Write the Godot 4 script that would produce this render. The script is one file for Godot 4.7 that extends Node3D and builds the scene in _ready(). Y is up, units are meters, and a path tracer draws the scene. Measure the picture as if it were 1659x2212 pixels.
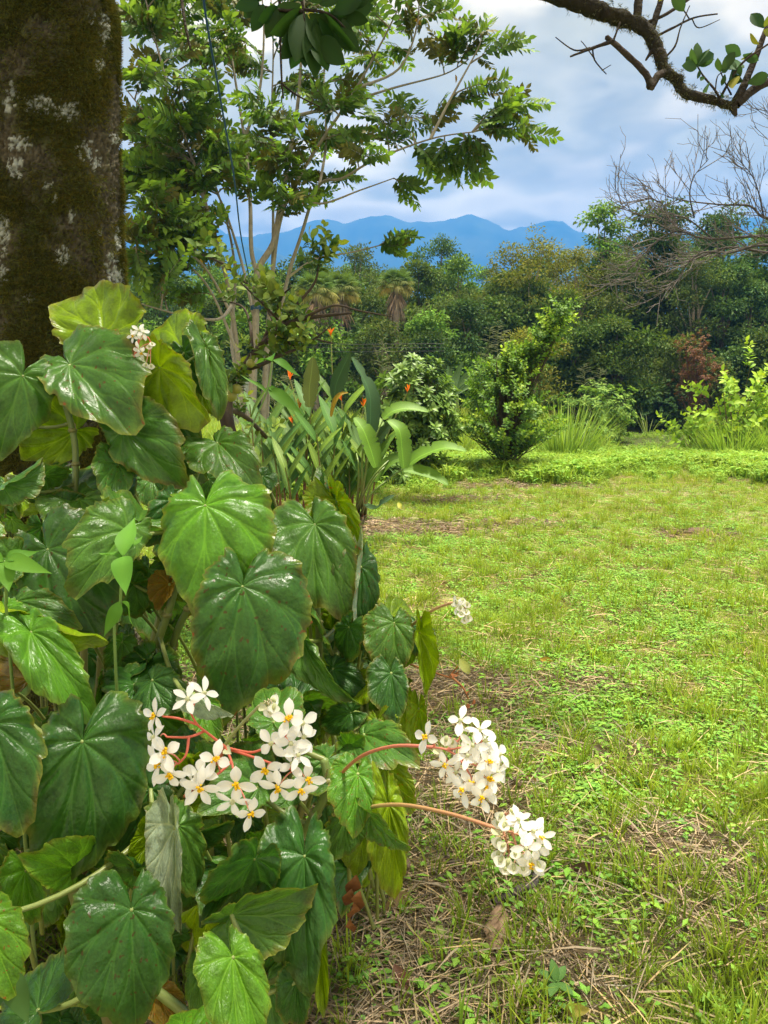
extends Node3D
# A garden lawn with a flowering begonia bush under a mossy tree, woodland and blue mountains beyond.

const F := 1640.0
var cam_basis := Basis()
var cam_pos := Vector3(0, 1.5, 0)
var rng := RandomNumberGenerator.new()
var noise := FastNoiseLite.new()
var names := {}
var M := {}

# ---------------------------------------------------------------- mesh builder
class B:
	var v := PackedVector3Array()
	var c := PackedColorArray()
	var u := PackedVector2Array()
	var ix := PackedInt32Array()

	func pt(p: Vector3, col: Color, uv := Vector2.ZERO) -> int:
		v.append(p); c.append(col); u.append(uv)
		return v.size() - 1

	func tri(a: int, b: int, d: int) -> void:
		ix.append(a); ix.append(b); ix.append(d)

	func quad(a: int, b: int, d: int, e: int) -> void:
		ix.append(a); ix.append(b); ix.append(d); ix.append(a); ix.append(d); ix.append(e)

	func tube(p: Array, r0: float, r1: float, sides: int, c0: Color, c1: Color, bump := 0.0, rg: RandomNumberGenerator = null) -> void:
		var n := p.size()
		var side := Vector3.ZERO
		var first := v.size()
		var total := 0.0
		for i in range(1, n):
			total += (p[i] - p[i - 1]).length()
		var run := 0.0
		for i in n:
			var d: Vector3 = (p[min(i + 1, n - 1)] - p[max(i - 1, 0)]).normalized()
			if i == 0:
				side = d.cross(Vector3(0.31, 0.2, 0.93)).normalized()
			else:
				run += (p[i] - p[i - 1]).length()
			side = (side - d * side.dot(d)).normalized()
			var up := d.cross(side)
			var t := run / maxf(total, 1e-6)
			var r := lerpf(r0, r1, t)
			var col := c0.lerp(c1, t)
			for k in sides:
				var a := TAU * k / sides
				var rr := r
				if bump > 0.0:
					rr *= 1.0 + rg.randf_range(-bump, bump)
				pt(p[i] + (side * cos(a) + up * sin(a)) * rr, col, Vector2(float(k) / sides, run * 4.0))
		for i in n - 1:
			for k in sides:
				var a := first + i * sides + k
				var b := first + i * sides + (k + 1) % sides
				quad(a, a + sides, b + sides, b)
		var tip := pt(p[n - 1] + (p[n - 1] - p[n - 2]).normalized() * r1 * 0.6, c1)
		for k in sides:
			tri(first + (n - 1) * sides + k, tip, first + (n - 1) * sides + (k + 1) % sides)

	# a leaf: a folded, drooping strip from base along dir, face towards nrm
	func leaf(base: Vector3, dir: Vector3, nrm: Vector3, ln: float, wd: float, col: Color, tipc: Color, fold := 0.25, droop := 0.3, segs := 3, peak := 0.45, wave := 0.0, sharp := 0.8) -> void:
		dir = dir.normalized()
		var s := dir.cross(nrm).normalized()
		var n := s.cross(dir).normalized()
		var q := [0, 0, 0]
		for i in segs + 1:
			var t := float(i) / segs
			var w := 0.0
			if t < peak:
				w = sin(t / peak * PI * 0.5)
			else:
				w = cos((t - peak) / (1.0 - peak) * PI * 0.5)
			w = pow(maxf(w, 0.0), sharp if t > peak else 0.8) * wd * 0.5
			if i == 0:
				w = wd * 0.06
			var m := base + dir * (ln * (t - droop * droop * t * t * 0.25)) - n * (ln * droop * t * t) + n * (wave * sin(t * 7.0))
			var cc := col.lerp(tipc, t)
			var a := pt(m - s * w + n * w * fold, cc, Vector2(0, t))
			var b := pt(m, Color(cc.r * 1.15, cc.g * 1.12, cc.b * 1.1), Vector2(0.5, t))
			var e := pt(m + s * w + n * w * fold, cc, Vector2(1, t))
			if i > 0:
				quad(q[0], a, b, q[1])
				quad(q[1], b, e, q[2])
			q = [a, b, e]

	# a cheap leaf of two triangles
	func flake(base: Vector3, dir: Vector3, nrm: Vector3, ln: float, wd: float, col: Color) -> void:
		var s := dir.cross(nrm).normalized()
		var n := s.cross(dir).normalized()
		var a := pt(base, col)
		var b := pt(base + dir * ln * 0.5 - s * wd * 0.5 + n * wd * 0.12, col)
		var e := pt(base + dir * ln - n * ln * 0.2, col)
		var d := pt(base + dir * ln * 0.5 + s * wd * 0.5 + n * wd * 0.12, col)
		tri(a, b, e)
		tri(a, e, d)

	func add(o: B, t: Transform3D) -> void:
		var f := v.size()
		v.append_array(t * o.v)
		c.append_array(o.c)
		u.append_array(o.u)
		var k := o.ix.duplicate()
		for i in k.size():
			k[i] += f
		ix.append_array(k)

	func blob(p: Vector3, r: Vector3, col: Color, rings := 5, sides := 8, rough := 0.0, rg: RandomNumberGenerator = null) -> void:
		var first := v.size()
		for i in rings + 1:
			var a := PI * i / rings
			for k in sides:
				var b := TAU * k / sides
				var d := Vector3(sin(a) * cos(b), cos(a), sin(a) * sin(b))
				if rough > 0.0:
					d *= 1.0 + rg.randf_range(-rough, rough)
				pt(p + d * r, col, Vector2(float(k) / sides, float(i) / rings))
		for i in rings:
			for k in sides:
				var a := first + i * sides + k
				var b := first + i * sides + (k + 1) % sides
				quad(a, a + sides, b + sides, b)

	func mesh(mat: Material, flat := false) -> ArrayMesh:
		var n := PackedVector3Array()
		n.resize(v.size())
		for i in range(0, ix.size(), 3):
			var a := ix[i]
			var b := ix[i + 1]
			var d := ix[i + 2]
			var x := (v[d] - v[a]).cross(v[b] - v[a])
			n[a] += x; n[b] += x; n[d] += x
		for i in n.size():
			n[i] = n[i].normalized() if n[i].length_squared() > 1e-20 else Vector3.UP
		var arr := []
		arr.resize(Mesh.ARRAY_MAX)
		arr[Mesh.ARRAY_VERTEX] = v
		arr[Mesh.ARRAY_NORMAL] = n
		arr[Mesh.ARRAY_COLOR] = c
		arr[Mesh.ARRAY_TEX_UV] = u
		arr[Mesh.ARRAY_INDEX] = ix
		var m := ArrayMesh.new()
		m.add_surface_from_arrays(Mesh.PRIMITIVE_TRIANGLES, arr)
		m.surface_set_material(0, mat)
		return m

# ---------------------------------------------------------------- helpers
func at(px: float, py: float, d: float) -> Vector3:
	return cam_pos + cam_basis * Vector3((px - 829.5) / F * d, -(py - 1106.0) / F * d, -d)

func gnd(px: float, py: float) -> Vector3:
	var r := cam_basis * Vector3((px - 829.5) / F, -(py - 1106.0) / F, -1.0)
	var p := cam_pos + r * (-cam_pos.y / r.y)
	p.y = ground_y(p.x, p.z)
	return p

func pix(p: Vector3) -> Vector3:
	var q := cam_basis.inverse() * (p - cam_pos)
	return Vector3(829.5 + q.x / -q.z * F, 1106.0 - q.y / -q.z * F, -q.z)

func ground_y(x: float, z: float) -> float:
	var h := noise.get_noise_2d(x * 9.0, z * 9.0) * 0.05
	var far := clampf((-z - 11.0) / 12.0, 0.0, 1.0)
	h += noise.get_noise_2d(x * 2.0 + 90.0, z * 2.0) * 0.5 * far
	return h

func numbered(s: String) -> String:
	if not names.has(s):
		names[s] = 0
		return s
	names[s] += 1
	return "%s_%03d" % [s, names[s]]

func tag(o: Node, label: String, category := "", group := "", kind := "") -> void:
	if label: o.set_meta("label", label)
	if category: o.set_meta("category", category)
	if group: o.set_meta("group", group)
	if kind: o.set_meta("kind", kind)

func thing(called: String, label: String, category: String, where: Vector3, group := "") -> Node3D:
	var o := Node3D.new()
	o.name = numbered(called)
	add_child(o)
	o.position = where
	tag(o, label, category, group)
	return o

func part(called: String, m: Mesh, parent: Node3D, tr := Transform3D(), kind := "") -> MeshInstance3D:
	var o := MeshInstance3D.new()
	o.mesh = m
	if parent == self:
		o.name = numbered(called)
	else:
		var key := called
		var d: Dictionary = parent.get_meta("_n") if parent.has_meta("_n") else {}
		var k: int = d.get(called, 0)
		d[called] = k + 1
		parent.set_meta("_n", d)
		if k > 0: key = "%s_%03d" % [called, k]
		o.name = key
	parent.add_child(o, true)
	o.transform = tr
	if kind: o.set_meta("kind", kind)
	return o

func single(called: String, m: Mesh, label: String, category: String, where: Vector3, group := "", kind := "") -> MeshInstance3D:
	var o := part(called, m, self, Transform3D(Basis(), where))
	tag(o, label, category, group, kind)
	return o

func scatter(called: String, m: Mesh, tr: Array, cols: Array, parent: Node3D, kind := "stuff") -> MultiMeshInstance3D:
	var mm := MultiMesh.new()
	mm.transform_format = MultiMesh.TRANSFORM_3D
	mm.use_colors = true
	mm.mesh = m
	mm.instance_count = tr.size()
	for i in tr.size():
		mm.set_instance_transform(i, tr[i])
		mm.set_instance_color(i, cols[i])
	var o := MultiMeshInstance3D.new()
	o.multimesh = mm
	if parent == self:
		o.name = numbered(called)
	else:
		o.name = called
	parent.add_child(o, true)
	if kind: o.set_meta("kind", kind)
	return o

func facing(y: Vector3, z: Vector3) -> Basis:     # y axis along y, z axis as near to z as may be
	y = y.normalized()
	var x := y.cross(z)
	if x.length() < 1e-4:
		x = y.cross(Vector3(0.3, 0.5, 0.8))
	x = x.normalized()
	return Basis(x, y, x.cross(y))

func rdir() -> Vector3:
	var z := rng.randf_range(-1, 1)
	var a := rng.randf_range(0, TAU)
	var s := sqrt(1.0 - z * z)
	return Vector3(s * cos(a), z, s * sin(a))

func rf(a: float, b: float) -> float:
	return rng.randf_range(a, b)

func tint(c: Color, amount: float) -> Color:
	var k := 1.0 + rf(-amount, amount)
	var y := rf(-amount, amount) * 0.5
	return Color(c.r * k * (1.0 + y), c.g * k, c.b * k * (1.0 - y))

func curve(a: Vector3, m: Vector3, b: Vector3, n: int) -> Array:
	var p := []
	for i in n + 1:
		var t := float(i) / n
		p.append(a.lerp(m, t).lerp(m.lerp(b, t), t))
	return p

func smooth_path(k: Array, n: int) -> Array:      # Catmull-Rom through the points
	var p := []
	for i in k.size() - 1:
		var a: Vector3 = k[max(i - 1, 0)]
		var b: Vector3 = k[i]
		var c: Vector3 = k[i + 1]
		var d: Vector3 = k[min(i + 2, k.size() - 1)]
		for j in n:
			var t := float(j) / n
			p.append(0.5 * ((2.0 * b) + (c - a) * t + (2.0 * a - 5.0 * b + 4.0 * c - d) * t * t + (3.0 * b - 3.0 * c + d - a) * t * t * t))
	p.append(k[k.size() - 1])
	return p

func mat(rough: float, back := 0.0, spec := 0.5, backc := Color(1, 1, 0.6)) -> StandardMaterial3D:
	var m := StandardMaterial3D.new()
	m.vertex_color_use_as_albedo = true
	m.roughness = rough
	m.metallic_specular = spec
	m.cull_mode = BaseMaterial3D.CULL_DISABLED
	if back > 0.0:
		m.backlight_enabled = true
		m.backlight = (Color(backc.r * back, backc.g * back, backc.b * back)).linear_to_srgb()
	return m

func gray_texture(w: int, f: Callable) -> ImageTexture:
	var d := PackedByteArray()
	d.resize(w * w * 3)
	for y in w:
		for x in w:
			var c: Color = f.call(x / float(w), y / float(w))
			var i := (y * w + x) * 3
			d[i] = int(clampf(c.r, 0, 1) * 255.0)
			d[i + 1] = int(clampf(c.g, 0, 1) * 255.0)
			d[i + 2] = int(clampf(c.b, 0, 1) * 255.0)
	return ImageTexture.create_from_image(Image.create_from_data(w, w, false, Image.FORMAT_RGB8, d))

# ---------------------------------------------------------------- sky
func sky_image() -> ImageTexture:
	var w := 2048
	var h := 1024
	var d := PackedFloat32Array()
	d.resize(w * h * 3)
	var n1 := FastNoiseLite.new()
	n1.seed = 11; n1.frequency = 1.0; n1.fractal_octaves = 6; n1.fractal_gain = 0.5; n1.noise_type = FastNoiseLite.TYPE_SIMPLEX_SMOOTH
	var n2 := FastNoiseLite.new()
	n2.seed = 5; n2.frequency = 1.0; n2.fractal_octaves = 3; n2.noise_type = FastNoiseLite.TYPE_SIMPLEX_SMOOTH
	for y in h:
		var el := PI * (0.5 - (y + 0.5) / h)
		for x in w:
			var i := (y * w + x) * 3
			var r := 0.36
			var g := 0.40
			var b := 0.44
			if el > -0.02:
				var az := TAU * ((x + 0.5) / w - 0.5)
				var ce := cos(el)
				var dx := sin(az) * ce
				var dz := -cos(az) * ce
				var k := 1.0 / (maxf(sin(el), 0.0) + 0.16)
				var px := dx * k
				var pz := dz * k
				var big := n2.get_noise_2d(px * 0.85 + 8.3, pz * 1.0 + 5.2)
				var fine := n1.get_noise_2d(px * 0.9 + big * 0.5 + 0.3, pz * 1.5 + 4.2)
				var lump := n2.get_noise_3d(dx * 4.2, el * 9.0, dz * 4.2) + 0.6 * n1.get_noise_3d(dx * 5.0 + big, el * 13.0, dz * 5.0)
				var dens := clampf(0.70 + big * 1.3 + fine * 1.5 + lump * 1.5, 0.0, 1.0)     # thickness of the cloud sheet: thick is grey-blue below
				dens = dens * dens * (3.0 - 2.0 * dens)
				var body := 1.0 + 0.42 * lump + 0.30 * fine + 0.22 * n1.get_noise_3d(dx * 11.0, el * 20.0 + lump, dz * 11.0)     # light and dark within the cloud
				var edge := clampf(1.0 - absf(fine + lump * 0.6 - 0.04) * 6.0, 0.0, 1.0) * 0.09
				var low := exp(-maxf(el, 0.0) * 6.5)
				r = lerpf(1.72, 0.66, dens) * body + edge * 2.6
				g = lerpf(1.36, 0.54, dens) * body + edge * 2.2
				b = lerpf(0.74, 0.22, dens) * body + edge * 1.6
				r = lerpf(r, SKYLOW.r, low * 0.55)
				g = lerpf(g, SKYLOW.g, low * 0.55)
				b = lerpf(b, SKYLOW.b, low * 0.55)
			d[i] = r * SKYK
			d[i + 1] = g * SKYK
			d[i + 2] = b * SKYK
	return ImageTexture.create_from_image(Image.create_from_data(w, h, false, Image.FORMAT_RGBF, d.to_byte_array()))

const SKYK := 0.40
const SKYLOW := Color(2.2, 1.65, 0.72)

func camera_and_light() -> void:
	cam_basis = Basis(Vector3.RIGHT, deg_to_rad(-9.2))
	var cam := Camera3D.new()
	cam.name = "camera"
	cam.fov = 68.0
	cam.far = 9000.0
	cam.near = 0.05
	cam.transform = Transform3D(cam_basis, cam_pos)
	add_child(cam)
	var e := Environment.new()
	e.background_mode = Environment.BG_SKY
	var sm := PanoramaSkyMaterial.new()
	sm.panorama = sky_image()
	var sk := Sky.new()
	sk.sky_material = sm
	e.sky = sk
	e.tonemap_mode = Environment.TONE_MAPPER_LINEAR
	e.tonemap_exposure = 3.95
	e.sdfgi_enabled = true
	e.ssao_enabled = true
	e.ssil_enabled = true
	e.fog_enabled = true
	e.fog_density = 0.0006
	e.fog_light_color = Color(0.08, 0.34, 1.0).linear_to_srgb()
	var we := WorldEnvironment.new()
	we.name = "environment"
	we.environment = e
	add_child(we)
	var sun := DirectionalLight3D.new()
	sun.name = "sun"
	sun.light_energy = 1.3
	sun.light_color = Color(1.0, 0.965, 0.90)
	sun.light_angular_distance = 8.0
	sun.shadow_enabled = true
	add_child(sun)
	# high, ahead and to the right of the camera
	sun.look_at_from_position(Vector3(0.28, 1.5, -0.18) * 10.0, Vector3.ZERO)

# ---------------------------------------------------------------- materials
func fbm_tex(w: int, seed_: int, freq: float, ramp: Array, raw := false, normal := false) -> NoiseTexture2D:
	var t := NoiseTexture2D.new()
	t.width = w; t.height = w; t.seamless = true
	var n := FastNoiseLite.new()
	n.seed = seed_; n.frequency = freq; n.fractal_octaves = 5
	t.noise = n
	if normal:
		t.as_normal_map = true
		t.bump_strength = 6.0
	elif ramp.size():
		var g := Gradient.new()
		var o := PackedFloat32Array()
		var cs := PackedColorArray()
		for i in ramp.size():
			o.append(float(i) / (ramp.size() - 1))
			cs.append(ramp[i] if raw else ramp[i].linear_to_srgb())
		g.offsets = o; g.colors = cs
		t.color_ramp = g
	return t

const VEINS := [[0.0, 0.45, -0.62, 1.0, -1.3, 1.7, -2.05, 2.55], [-0.04, 0.66, -0.5, 1.38, -1.1, 2.15, -1.8, -2.55], [0.04, 0.52, -0.55, 1.15, -1.25, 1.95, -2.1]]

func leaf_maps(seed_: int, spots: float, veins: Array) -> Array:
	var w := 512
	var col := PackedByteArray()
	var hgt := PackedByteArray()
	col.resize(w * w * 3)
	hgt.resize(w * w)
	var n := FastNoiseLite.new()
	n.seed = seed_; n.frequency = 0.009; n.fractal_octaves = 4
	var cn := FastNoiseLite.new()
	cn.noise_type = FastNoiseLite.TYPE_CELLULAR; cn.cellular_return_type = FastNoiseLite.RETURN_DISTANCE2_SUB; cn.frequency = 0.05; cn.seed = seed_
	var n2 := FastNoiseLite.new()
	n2.seed = seed_ + 7; n2.frequency = 0.06; n2.fractal_octaves = 2
	for y in w:
		var sv := (y / float(w) - 0.5) / 0.55
		for x in w:
			var su := (x / float(w) - 0.38) / 0.55
			var rho := sqrt(su * su + sv * sv) + 1e-5
			var th := atan2(sv, su)
			var best := 9.0
			for a in veins:
				var dd: float = th - a * (1.12 - 0.26 * rho)
				if absf(dd) < absf(best): best = dd
			var fork := absf(absf(best) - 0.42 * (rho - 0.38)) if rho > 0.38 else 9.0
			var off := rho * sin(minf(minf(absf(best), fork + 0.004), 1.5))
			var along := rho * cos(best)
			var wd := 0.016 * (1.0 - 0.75 * minf(rho, 1.0)) + 0.002
			var vein := clampf(1.4 - off / wd, 0.0, 1.0)
			var sec := along - off * 1.1 + n.get_noise_2d(x, y) * 0.02
			var cell := absf(fposmod(sec, 0.17) - 0.085)
			cell = 0.085 - cell
			var vein2 := clampf(1.2 - cell / 0.006, 0.0, 1.0) * clampf(off * 12.0, 0.0, 1.0) * clampf(1.3 - rho, 0.0, 1.0) * 0.4
			var nz := n.get_noise_2d(x * 1.0 + 300.0, y * 1.0)
			var nf := n2.get_noise_2d(x * 1.3, y * 1.3)
			var net := clampf((cn.get_noise_2d(x, y) + 1.0) * 2.2, 0.0, 1.0)     # 0 on the finest net of veins
			var k := 0.45 + nz * 0.20 + nf * 0.08 + (1.0 - net) * 0.07 + 0.16 * clampf(1.0 - off * 9.0, 0.0, 1.0) * clampf(1.1 - rho, 0.0, 1.0)
			var vv := maxf(vein, vein2)
			var r := lerpf(k, 1.0, vv * 0.5)
			var g := lerpf(k, 0.95, vv * 0.4)
			var b := lerpf(k, 0.9, vv * 0.35)
			if spots > 0.0:
				var sp := clampf((n2.get_noise_2d(x * 0.55 + 900.0, y * 0.55) - 0.62 + spots * 0.2) * 9.0, 0.0, 1.0)
				r = lerpf(r, 0.9, sp); g = lerpf(g, 0.25, sp); b = lerpf(b, 0.25, sp)
			var i := y * w + x
			col[i * 3] = int(clampf(pow(r, 0.4545), 0, 1) * 255.0)
			col[i * 3 + 1] = int(clampf(pow(g, 0.4545), 0, 1) * 255.0)
			col[i * 3 + 2] = int(clampf(pow(b, 0.4545), 0, 1) * 255.0)
			var groove := exp(-pow(off / (0.035 * (1.1 - 0.6 * minf(rho, 1.0))), 2.0))
			var quilt := cos((cell / 0.085) * PI * 0.5) * clampf(off * 8.0, 0.0, 1.0)
			hgt[i] = int(clampf(0.66 - groove * 0.40 - quilt * 0.22 + nz * 0.10 + nf * 0.08 + net * 0.10 - 0.05, 0.0, 1.0) * 255.0)
	return [ImageTexture.create_from_image(Image.create_from_data(w, w, false, Image.FORMAT_RGB8, col)),
		ImageTexture.create_from_image(Image.create_from_data(w, w, false, Image.FORMAT_L8, hgt))]

func materials() -> void:
	M.leaf = mat(0.58, 0.7, 0.35)
	M.gloss = mat(0.46, 0.55, 0.4)
	M.far_leaf = mat(0.7, 0.6, 0.25)
	M.grass = mat(0.5, 0.8, 0.4)
	M.dry = mat(0.85, 0.3, 0.3, Color(1, 0.9, 0.7))
	M.petal = mat(0.55, 0.75, 0.35, Color(1, 1, 1))
	M.stalk = mat(0.42, 0.0, 0.5)
	M.fruit = mat(0.5, 0.0, 0.5)
	M.rope = mat(0.6, 0.0, 0.4)
	M.moss = mat(0.9, 0.4, 0.2)
	M.bark = mat(0.92, 0.0, 0.25)
	M.bark.heightmap_enabled = true
	M.bark.heightmap_texture = fbm_tex(512, 3, 0.02, [])
	M.bark.heightmap_scale = 1.2
	M.bark.uv1_triplanar = true
	M.bark.uv1_scale = Vector3(3, 3, 3)
	M.bark.albedo_texture = fbm_tex(512, 4, 0.03, [Color(0.45, 0.45, 0.45), Color(0.9, 0.9, 0.88), Color(1, 1, 1)])
	M.plain_bark = mat(0.85, 0.0, 0.3)
	M.plain_bark.albedo_texture = fbm_tex(256, 8, 0.03, [Color(0.5, 0.5, 0.5), Color(0.85, 0.85, 0.85), Color(1, 1, 1)])
	M.plain_bark.uv1_triplanar = true
	M.plain_bark.uv1_scale = Vector3(4, 1.2, 4)
	M.soil = mat(0.95, 0.0, 0.2)
	M.soil.albedo_texture = fbm_tex(1024, 21, 0.03, [Color(0.3, 0.28, 0.26), Color(0.55, 0.55, 0.55), Color(0.9, 0.88, 0.8), Color(1, 1, 1)])
	M.soil.uv1_triplanar = true
	M.soil.uv1_scale = Vector3(0.9, 0.9, 0.9)
	M.soil.heightmap_enabled = true
	M.soil.heightmap_texture = fbm_tex(512, 22, 0.05, [])
	M.soil.heightmap_scale = 2.0
	M.hill = mat(0.95, 0.0, 0.1)
	# ribbed blade of a broad leaf: fine slanting veins from the midrib
	var rib := gray_texture(256, func(u: float, v: float) -> Color:
		var l := 0.5 + 0.5 * sin((v * 38.0 - absf(u - 0.5) * 16.0) * TAU)
		var m := clampf(1.0 - absf(u - 0.5) * 30.0, 0.0, 1.0)
		var k := 0.68 + 0.24 * l + 0.35 * m
		return Color(k, k, k * 0.95))
	M.paddle = mat(0.5, 0.6, 0.4)
	M.paddle.albedo_texture = rib
	M.paddle.heightmap_enabled = true
	M.paddle.heightmap_texture = rib
	M.paddle.heightmap_scale = 0.25
	M.begonia = []
	for i in 3:
		var maps: Array = leaf_maps(31 + i * 17, [0.0, 0.0, 0.42][i], VEINS[i])
		var m := mat(0.42, 0.62, 0.42, Color(1.0, 1.0, 0.45))
		m.albedo_texture = maps[0]
		m.heightmap_enabled = true
		m.heightmap_texture = maps[1]
		m.heightmap_scale = 0.30
		m.roughness = 1.0
		m.roughness_texture = fbm_tex(256, 60 + i, 0.02, [Color(0.24, 0.24, 0.24), Color(0.36, 0.36, 0.36), Color(0.55, 0.55, 0.55)], true)
		M.begonia.append(m)

# ---------------------------------------------------------------- ground
var patches := []     # [centre, radius, weight] of thatch and litter

func litter(x: float, z: float) -> float:
	var s := 0.0
	for p in patches:
		var d := Vector2(x - p[0].x, (z - p[0].z)) / Vector2(p[1], p[2])
		var r := d.length() + noise.get_noise_2d(x * 14.0, z * 14.0) * 0.5
		s = maxf(s, clampf((1.2 - r) * 1.8, 0.0, 1.0) * p[3])
	return s

func ground() -> void:
	for p in [[960, 1500, .36, .30, 1.0], [960, 1720, .38, .25, 1.0], [1450, 1850, .30, .14, .9], [1190, 2110, .22, .16, .9], [800, 2010, .45, .4, .8], [700, 2200, .5, .3, .9], [900, 1830, .35, .3, .75], [1010, 2170, .4, .12, .6], [820, 1640, .5, .4, .7],
			[905, 1142, 1.1, .5, .95], [640, 1145, 1.5, .7, 1.0], [1090, 1140, .8, .3, .6], [1130, 1045, 1.1, .7, .9], [1280, 1640, .35, .16, .5], [1600, 1990, .25, .25, .6], [1640, 1040, .8, .3, .7],
			[1000, 1080, .9, .3, .6], [1250, 1480, .3, .12, .5], [1500, 1155, .5, .3, .5], [400, 1700, 1.3, 1.2, .6]]:
		patches.append([gnd(p[0], p[1]), p[2], p[3], p[4]])
	var b := B.new()
	var zs := []
	var z := 3.0
	while z > -9000.0:
		zs.append(z)
		z -= maxf(0.09, absf(z) * 0.022)
	var xs := []
	for i in range(-75, 76):
		var t := i / 75.0
		xs.append(signf(t) * (absf(t) * 5.5 + pow(absf(t), 7.0) * 9000.0))
	var w := xs.size()
	for j in zs.size():
		for i in w:
			var x: float = xs[i]
			var zz: float = zs[j]
			var l := litter(x, zz) if zz > -25.0 and absf(x) < 20.0 else 0.0
			var n := noise.get_noise_2d(x * 22.0, zz * 22.0) * 0.5 + 0.5
			var c := Color(0.16, 0.155, 0.07).lerp(Color(0.38, 0.35, 0.19), n)
			c = c.lerp(Color(0.185, 0.14, 0.10), l)
			var far := clampf((-zz - 13.0) / 8.0, 0.0, 1.0)
			c = c.lerp(Color(0.075, 0.10, 0.03), far)
			b.pt(Vector3(x, ground_y(x, zz) + l * 0.015, zz), c)
	for j in zs.size() - 1:
		for i in w - 1:
			var a := j * w + i
			b.quad(a, a + w, a + w + 1, a + 1)
	var o := part("ground", b.mesh(M.soil), self)
	tag(o, "", "", "", "structure")

func mountains() -> void:
	var ridge := [[-900, 560], [-400, 500], [-100, 470], [120, 500], [270, 478], [345, 440], [420, 466], [520, 510], [600, 500], [700, 470], [745, 478], [800, 463], [835, 462], [890, 478], [950, 475], [1000, 463], [1020, 461], [1045, 470], [1100, 494], [1140, 486], [1180, 475], [1215, 476], [1250, 498], [1330, 530], [1420, 520], [1500, 498], [1575, 471], [1640, 466], [1720, 480], [1900, 520], [2300, 500], [2800, 560]]
	for layer in 2:
		var b := B.new()
		var dist := 2600.0 if layer == 0 else 1900.0
		var cols := 320
		var rows := 36
		for j in rows + 1:
			for i in cols + 1:
				var px := -900.0 + 3700.0 * i / cols
				var py := 560.0
				for k in ridge.size() - 1:
					if px >= ridge[k][0] and px <= ridge[k + 1][0]:
						var t: float = (px - ridge[k][0]) / float(ridge[k + 1][0] - ridge[k][0])
						t = t * t * (3.0 - 2.0 * t)
						py = lerpf(ridge[k][1], ridge[k + 1][1], t)
				if layer == 1:
					py = 575.0 + 35.0 * sin(px * 0.007 + 1.0) + 14.0 * sin(px * 0.021)
				var top := at(px, py, dist)
				var t := j / float(rows)
				var s := 1.0 - absf(t - 0.72) / (0.72 if t < 0.72 else 0.28)
				var x := top.x * (0.72 + 0.39 * t)
				var zz := top.z * (0.72 + 0.39 * t)
				var h := top.y * pow(s, 0.85)
				h += noise.get_noise_3d(x * 0.03, zz * 0.03, layer * 50.0) * 260.0 * s * (1.0 - s)
				h += noise.get_noise_2d(x * 0.35, zz * 0.35) * 26.0 * sqrt(s) * (1.0 if s < 0.95 else 0.3)
				var g := noise.get_noise_2d(x * 0.12 + 40.0, zz * 0.12)
				var c := Color(0.03, 0.055, 0.02).lerp(Color(0.07, 0.095, 0.035), clampf(0.5 + g, 0.0, 1.0))
				b.pt(Vector3(x, maxf(h, -3.0), zz), c)
		for j in rows:
			for i in cols:
				var a := j * (cols + 1) + i
				b.quad(a, a + cols + 1, a + cols + 2, a + 1)
		var o := part("mountain", b.mesh(M.hill), self)
		tag(o, "", "", "", "structure")

# ---------------------------------------------------------------- lawn
func tuft(n: int, hmin: float, hmax: float, wd: float, spread: float, lean: float, ca: Color, cb: Color) -> B:
	var b := B.new()
	for i in n:
		var a := rf(0, TAU)
		var r := sqrt(rf(0, 1)) * spread
		var base := Vector3(cos(a) * r, -0.004, sin(a) * r)
		var d := Vector3(cos(a + rf(-0.8, 0.8)), 0, sin(a + rf(-0.8, 0.8))) * lean * rf(0.2, 1.0) + Vector3.UP
		var h := rf(hmin, hmax)
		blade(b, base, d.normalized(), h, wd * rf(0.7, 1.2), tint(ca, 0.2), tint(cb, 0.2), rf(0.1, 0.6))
	return b

func blade(b: B, base: Vector3, d: Vector3, h: float, w: float, ca: Color, cb: Color, droop: float) -> void:
	var out := Vector3(d.x, 0, d.z)
	out = out.normalized() if out.length() > 0.01 else Vector3(1, 0, 0)
	var s := d.cross(out + Vector3(rf(-.8, .8), 0, rf(-.8, .8))).normalized() * w * 0.5
	var p1 := base + d * h * 0.5
	var p2 := base + d * h * (1.0 - droop * 0.3) + (out * 0.35 - Vector3.UP * 0.3) * h * droop
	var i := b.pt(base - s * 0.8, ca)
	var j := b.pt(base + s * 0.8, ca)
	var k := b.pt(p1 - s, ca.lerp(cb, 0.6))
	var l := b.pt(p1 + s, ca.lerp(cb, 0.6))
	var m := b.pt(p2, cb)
	b.quad(i, k, l, j)
	b.tri(k, m, l)

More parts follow.
